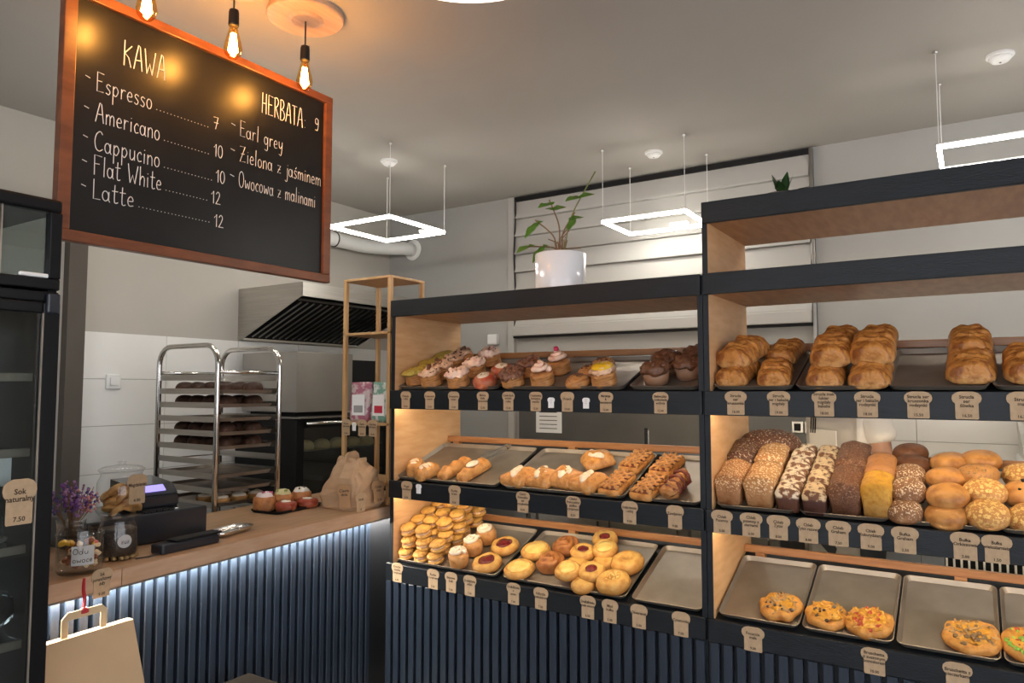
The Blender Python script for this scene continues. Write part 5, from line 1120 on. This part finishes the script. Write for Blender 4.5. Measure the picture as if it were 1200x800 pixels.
M_fl = crustmat('floured_rye', (.12, .05, .03), (.22, .10, .05), (.80, .66, .48), lo=.58, hi=.68, scale=42, bump=.8, bscale=60, topmask=True, ramp=(.44, .52))
M_fl2 = crustmat('floured_rye_dark', (.08, .03, .02), (.18, .08, .04), (.66, .48, .28), lo=.58, hi=.68, scale=40, bump=.8, bscale=60, topmask=True, ramp=(.46, .54))
M_brn = crustmat('brown_seed_tin', (.16, .07, .035), (.20, .085, .04), (.11, .045, .025), lo=.3, hi=.7, speck=(.30, .17, .10), spscale=160, spth=.58, bump=.9, bscale=140)
M_corn = crustmat('corn_bread', (.58, .34, .10), (.68, .38, .045), (.50, .22, .025), lo=.3, hi=.7, scale=60, bump=.7)
lo_ses, lo_ses2, lo_br, lo_co = tin(.108, .19, .115, 1, M_ses), tin(.112, .19, .118, 2, M_ses2), tin(.110, .20, .112, 3, M_brn), tin(.098, .14, .125, 4, M_corn)
lo_corn_b = tin(.098, .15, .115, 9, crustmat('brown_corn_bread', (.50, .28, .10), (.48, .22, .07), (.36, .15, .05)))
fl = [tin(.086, .098, .092, 5 + k, M_fl) for k in range(2)]; fl2 = [tin(.084, .098, .090, 7 + k, M_fl2) for k in range(2)]
rnd_seed = smooth_mesh('loaf', blob(.13, .075, .085, 3, .05), M_seed); seed2 = tin(.108, .17, .112, 11, M_seed)
on([('loaf', lo_ses)], 'tin_loaf', 2, -.823, .115, 0, 'brown crumb-topped tin loaf at the left front of the bread tier', 'bread', 'tin loaves')
on([('loaf', lo_ses2)], 'tin_loaf', 2, -.706, .110, 0, 'golden sesame tin loaf, second from the left at the front', 'bread', 'tin loaves')
on([('loaf', seed2)], 'tin_loaf', 2, -.828, .30, 0, 'dark seeded loaf behind the leftmost tin loaf', 'bread', 'tin loaves', hz=.01)
on([('loaf', lo_ses2)], 'tin_loaf', 2, -.712, .305, 0, 'golden tin loaf behind the sesame tin loaf', 'bread', 'tin loaves', hz=.0)
on([('loaf', rnd_seed)], 'oval_loaf', 2, -.745, .40, 0, 'big dark oval seeded loaf lying on top at the back', 'bread', 'oval loaf', hz=.058)
for i, s in enumerate((.055, .158, .261, .364)):
    on([('loaf', fl[i % 2])], 'rye_loaf', 2, -.600, s, 0, f'{POS[i]} small flour-cracked white topped rye loaf of the left column', 'bread', 'white rye loaves')
    on([('loaf', fl2[i % 2])], 'rye_loaf', 2, -.508, s - .004, 0, f'{POS[i]} small darker flour-cracked rye loaf of the right column', 'bread', 'dark rye loaves')
on([('loaf', lo_br)], 'tin_loaf', 2, -.408, .115, 0, 'dark brown wholegrain tin loaf beside the rye loaves', 'bread', 'tin loaves'); on([('loaf', lo_br)], 'tin_loaf', 2, -.412, .318, 0, 'dark brown wholegrain tin loaf at the back', 'bread', 'tin loaves')
on([('loaf', lo_co)], 'corn_loaf', 2, -.306, .085, 0, 'bright yellow corn loaf at the front of the bread tier', 'bread', 'corn loaves'); on([('loaf', lo_corn_b)], 'corn_loaf', 2, -.308, .235, 0, 'browner corn loaf behind the bright yellow one', 'bread', 'corn loaves', hz=.004)
M_grh = crustmat('graham_roll', (.36, .19, .09), (.30, .15, .07), (.22, .10, .045), speck=(.72, .56, .38), spscale=150, spth=.57, bump=.7, bscale=140)
M_dk = crustmat('dark_roll', (.22, .09, .035), (.16, .065, .025), (.11, .04, .018)); M_go = crustmat('golden_roll', (.62, .36, .14), (.60, .30, .085), (.38, .15, .035), bump=.35, scale=22, ramp=(.42, .66), rough=.45); M_gos = crustmat('golden_cheese_roll', (.60, .35, .14), (.60, .30, .09), (.46, .20, .06), speck=(.76, .50, .16), spscale=110, spth=.52, bump=.8, bscale=90)
M_pmp = crustmat('pumpkin_seed_roll', (.54, .29, .10), (.52, .26, .08), (.40, .18, .05), speck=(.12, .10, .05), spscale=120, spth=.63)
def bun(m, seed, rx=.06, ry=.058, rz=.062): return smooth_mesh('bun', blob(rx, ry, rz, seed, .06, 18, 22, 12, -.5, .7), m)
gr, dk, go, gs, pm = bun(M_grh, 1), bun(M_dk, 2, .064, .05, .055), bun(M_go, 3, .066, .06, .058), bun(M_gos, 4, .066, .062, .062), bun(M_pmp, 5, .066, .056, .056)
oliv = bits(4, .035, .052, .008, .008, M_blackm, 3, 'olives', 'ball')
BU = [(gr, -.222, .045, 0, 'bottom front graham roll beside the corn loaf'), (gr, -.214, .105, .052, 'upper front graham roll with pale seeds'), (gr, -.216, .225, .040, 'graham roll third up in the graham heap'), (dk, -.212, .335, .030, 'dark roll behind the graham heap'), (dk, -.222, .41, .042, 'darkest roll at the top of the graham heap'), (dk, -.225, .175, 0, 'dark roll under the graham heap'),
      (go, -.098, .045, 0, 'bottom front smooth golden roll'), (go, -.094, .085, .050, 'smooth golden roll lying on the front one'), (go, -.100, .205, .050, 'smooth golden roll behind the front pair'), (go, -.090, .335, .045, 'golden roll at the back of the golden column'), (go, -.10, .165, 0, 'golden roll under the golden column'),
      (gs, .018, .05, .012, 'front golden roll with melted cheese crust'), (gs, .012, .135, .045, 'second golden roll with melted cheese crust'), (pm, -.004, .225, .062, 'golden roll dotted with dark seeds'), (go, .005, .345, .055, 'golden roll rearmost beside the plastic bag'),
      (gs, .130, .06, .0, 'front olive roll at the right picture edge'), (go, .125, .17, .03, 'olive roll behind the front one at the right picture edge'), (gs, .13, .29, .03, 'cheese roll rearmost at the right picture edge')]
for i, (me, x, s, hz, l) in enumerate(BU):
    on([('bun', me), ('olives', oliv)] if 'olive' in l else [('bun', me)], 'bread_roll', 2, x, s, 0, l, 'roll', 'bread rolls', hz=hz, spin=.3 * math.sin(i * 2.1), tilt=.18 * math.sin(i * 1.3))
# tier 3, right shelf: flatbreads with toppings
M_foc = crustmat('focaccia', (.50, .24, .07), (.66, .34, .08), (.46, .18, .035), scale=40, bump=.5); M_chs = mat('melted_cheese', (.68, .36, .05), .35, col2=(.52, .22, .025), scale=50, bump=.3)
M_oni = mat('onion_bits', (.42, .25, .10), .5); M_tom = mat('tomato_bits', (.40, .05, .02), .35); M_oli = mat('olive_bits', (.05, .03, .025), .3); M_mush = mat('mushroom_bits', (.22, .13, .06), .5)
FB = [(-.652, .088, .076, M_oli, M_oni, 'round focaccia with dark olives on the first bottom tray'), (-.488, .078, .072, M_oli, M_chs, 'round focaccia with olive slices at the front of the second bottom tray'), (-.348, .075, .078, M_tom, M_chs, 'flat cheese bread with tomato flecks beside the olive focaccia'), (-.040, .085, .086, M_mush, M_oni, 'flat mushroom bread on the third bottom tray'), (.118, .088, .080, M_tom, M_leaf, 'flat bread with red and green topping at the right picture edge')]
for i, (x, s, r, m1, m2, l) in enumerate(FB):
    base = smooth_mesh('bread', noisy(lathe([(r * .90, 0), (r * .99, .009), (r, .018), (r * .94, .030), (r * .78, .036), (r * .6, .036), (r * .4, .036), (r * .2, .036), (r * .05, .036)], 40), .012, 26, i), M_foc)
    chs = smooth_mesh('cheese', noisy(lathe([(r * .70, .034), (r * .66, .038), (r * .4, .039), (r * .04, .039)], 28), .012, 40, i), M_chs)
    t1 = bits(12 if i < 2 else 22, r * .84, .034, .006, .008, m1, 60 + i, 'dark_topping', 'ball'); t2 = bits(44, r * .84, .035, .006, .010, m2, 80 + i, 'pale_topping')
    on([('bread', base), ('cheese', chs), ('dark_topping', t1), ('pale_topping', t2)], 'focaccia', 3, x, s, 0, l, 'flatbread', 'topped flatbreads', spin=i)
mark_stuff()
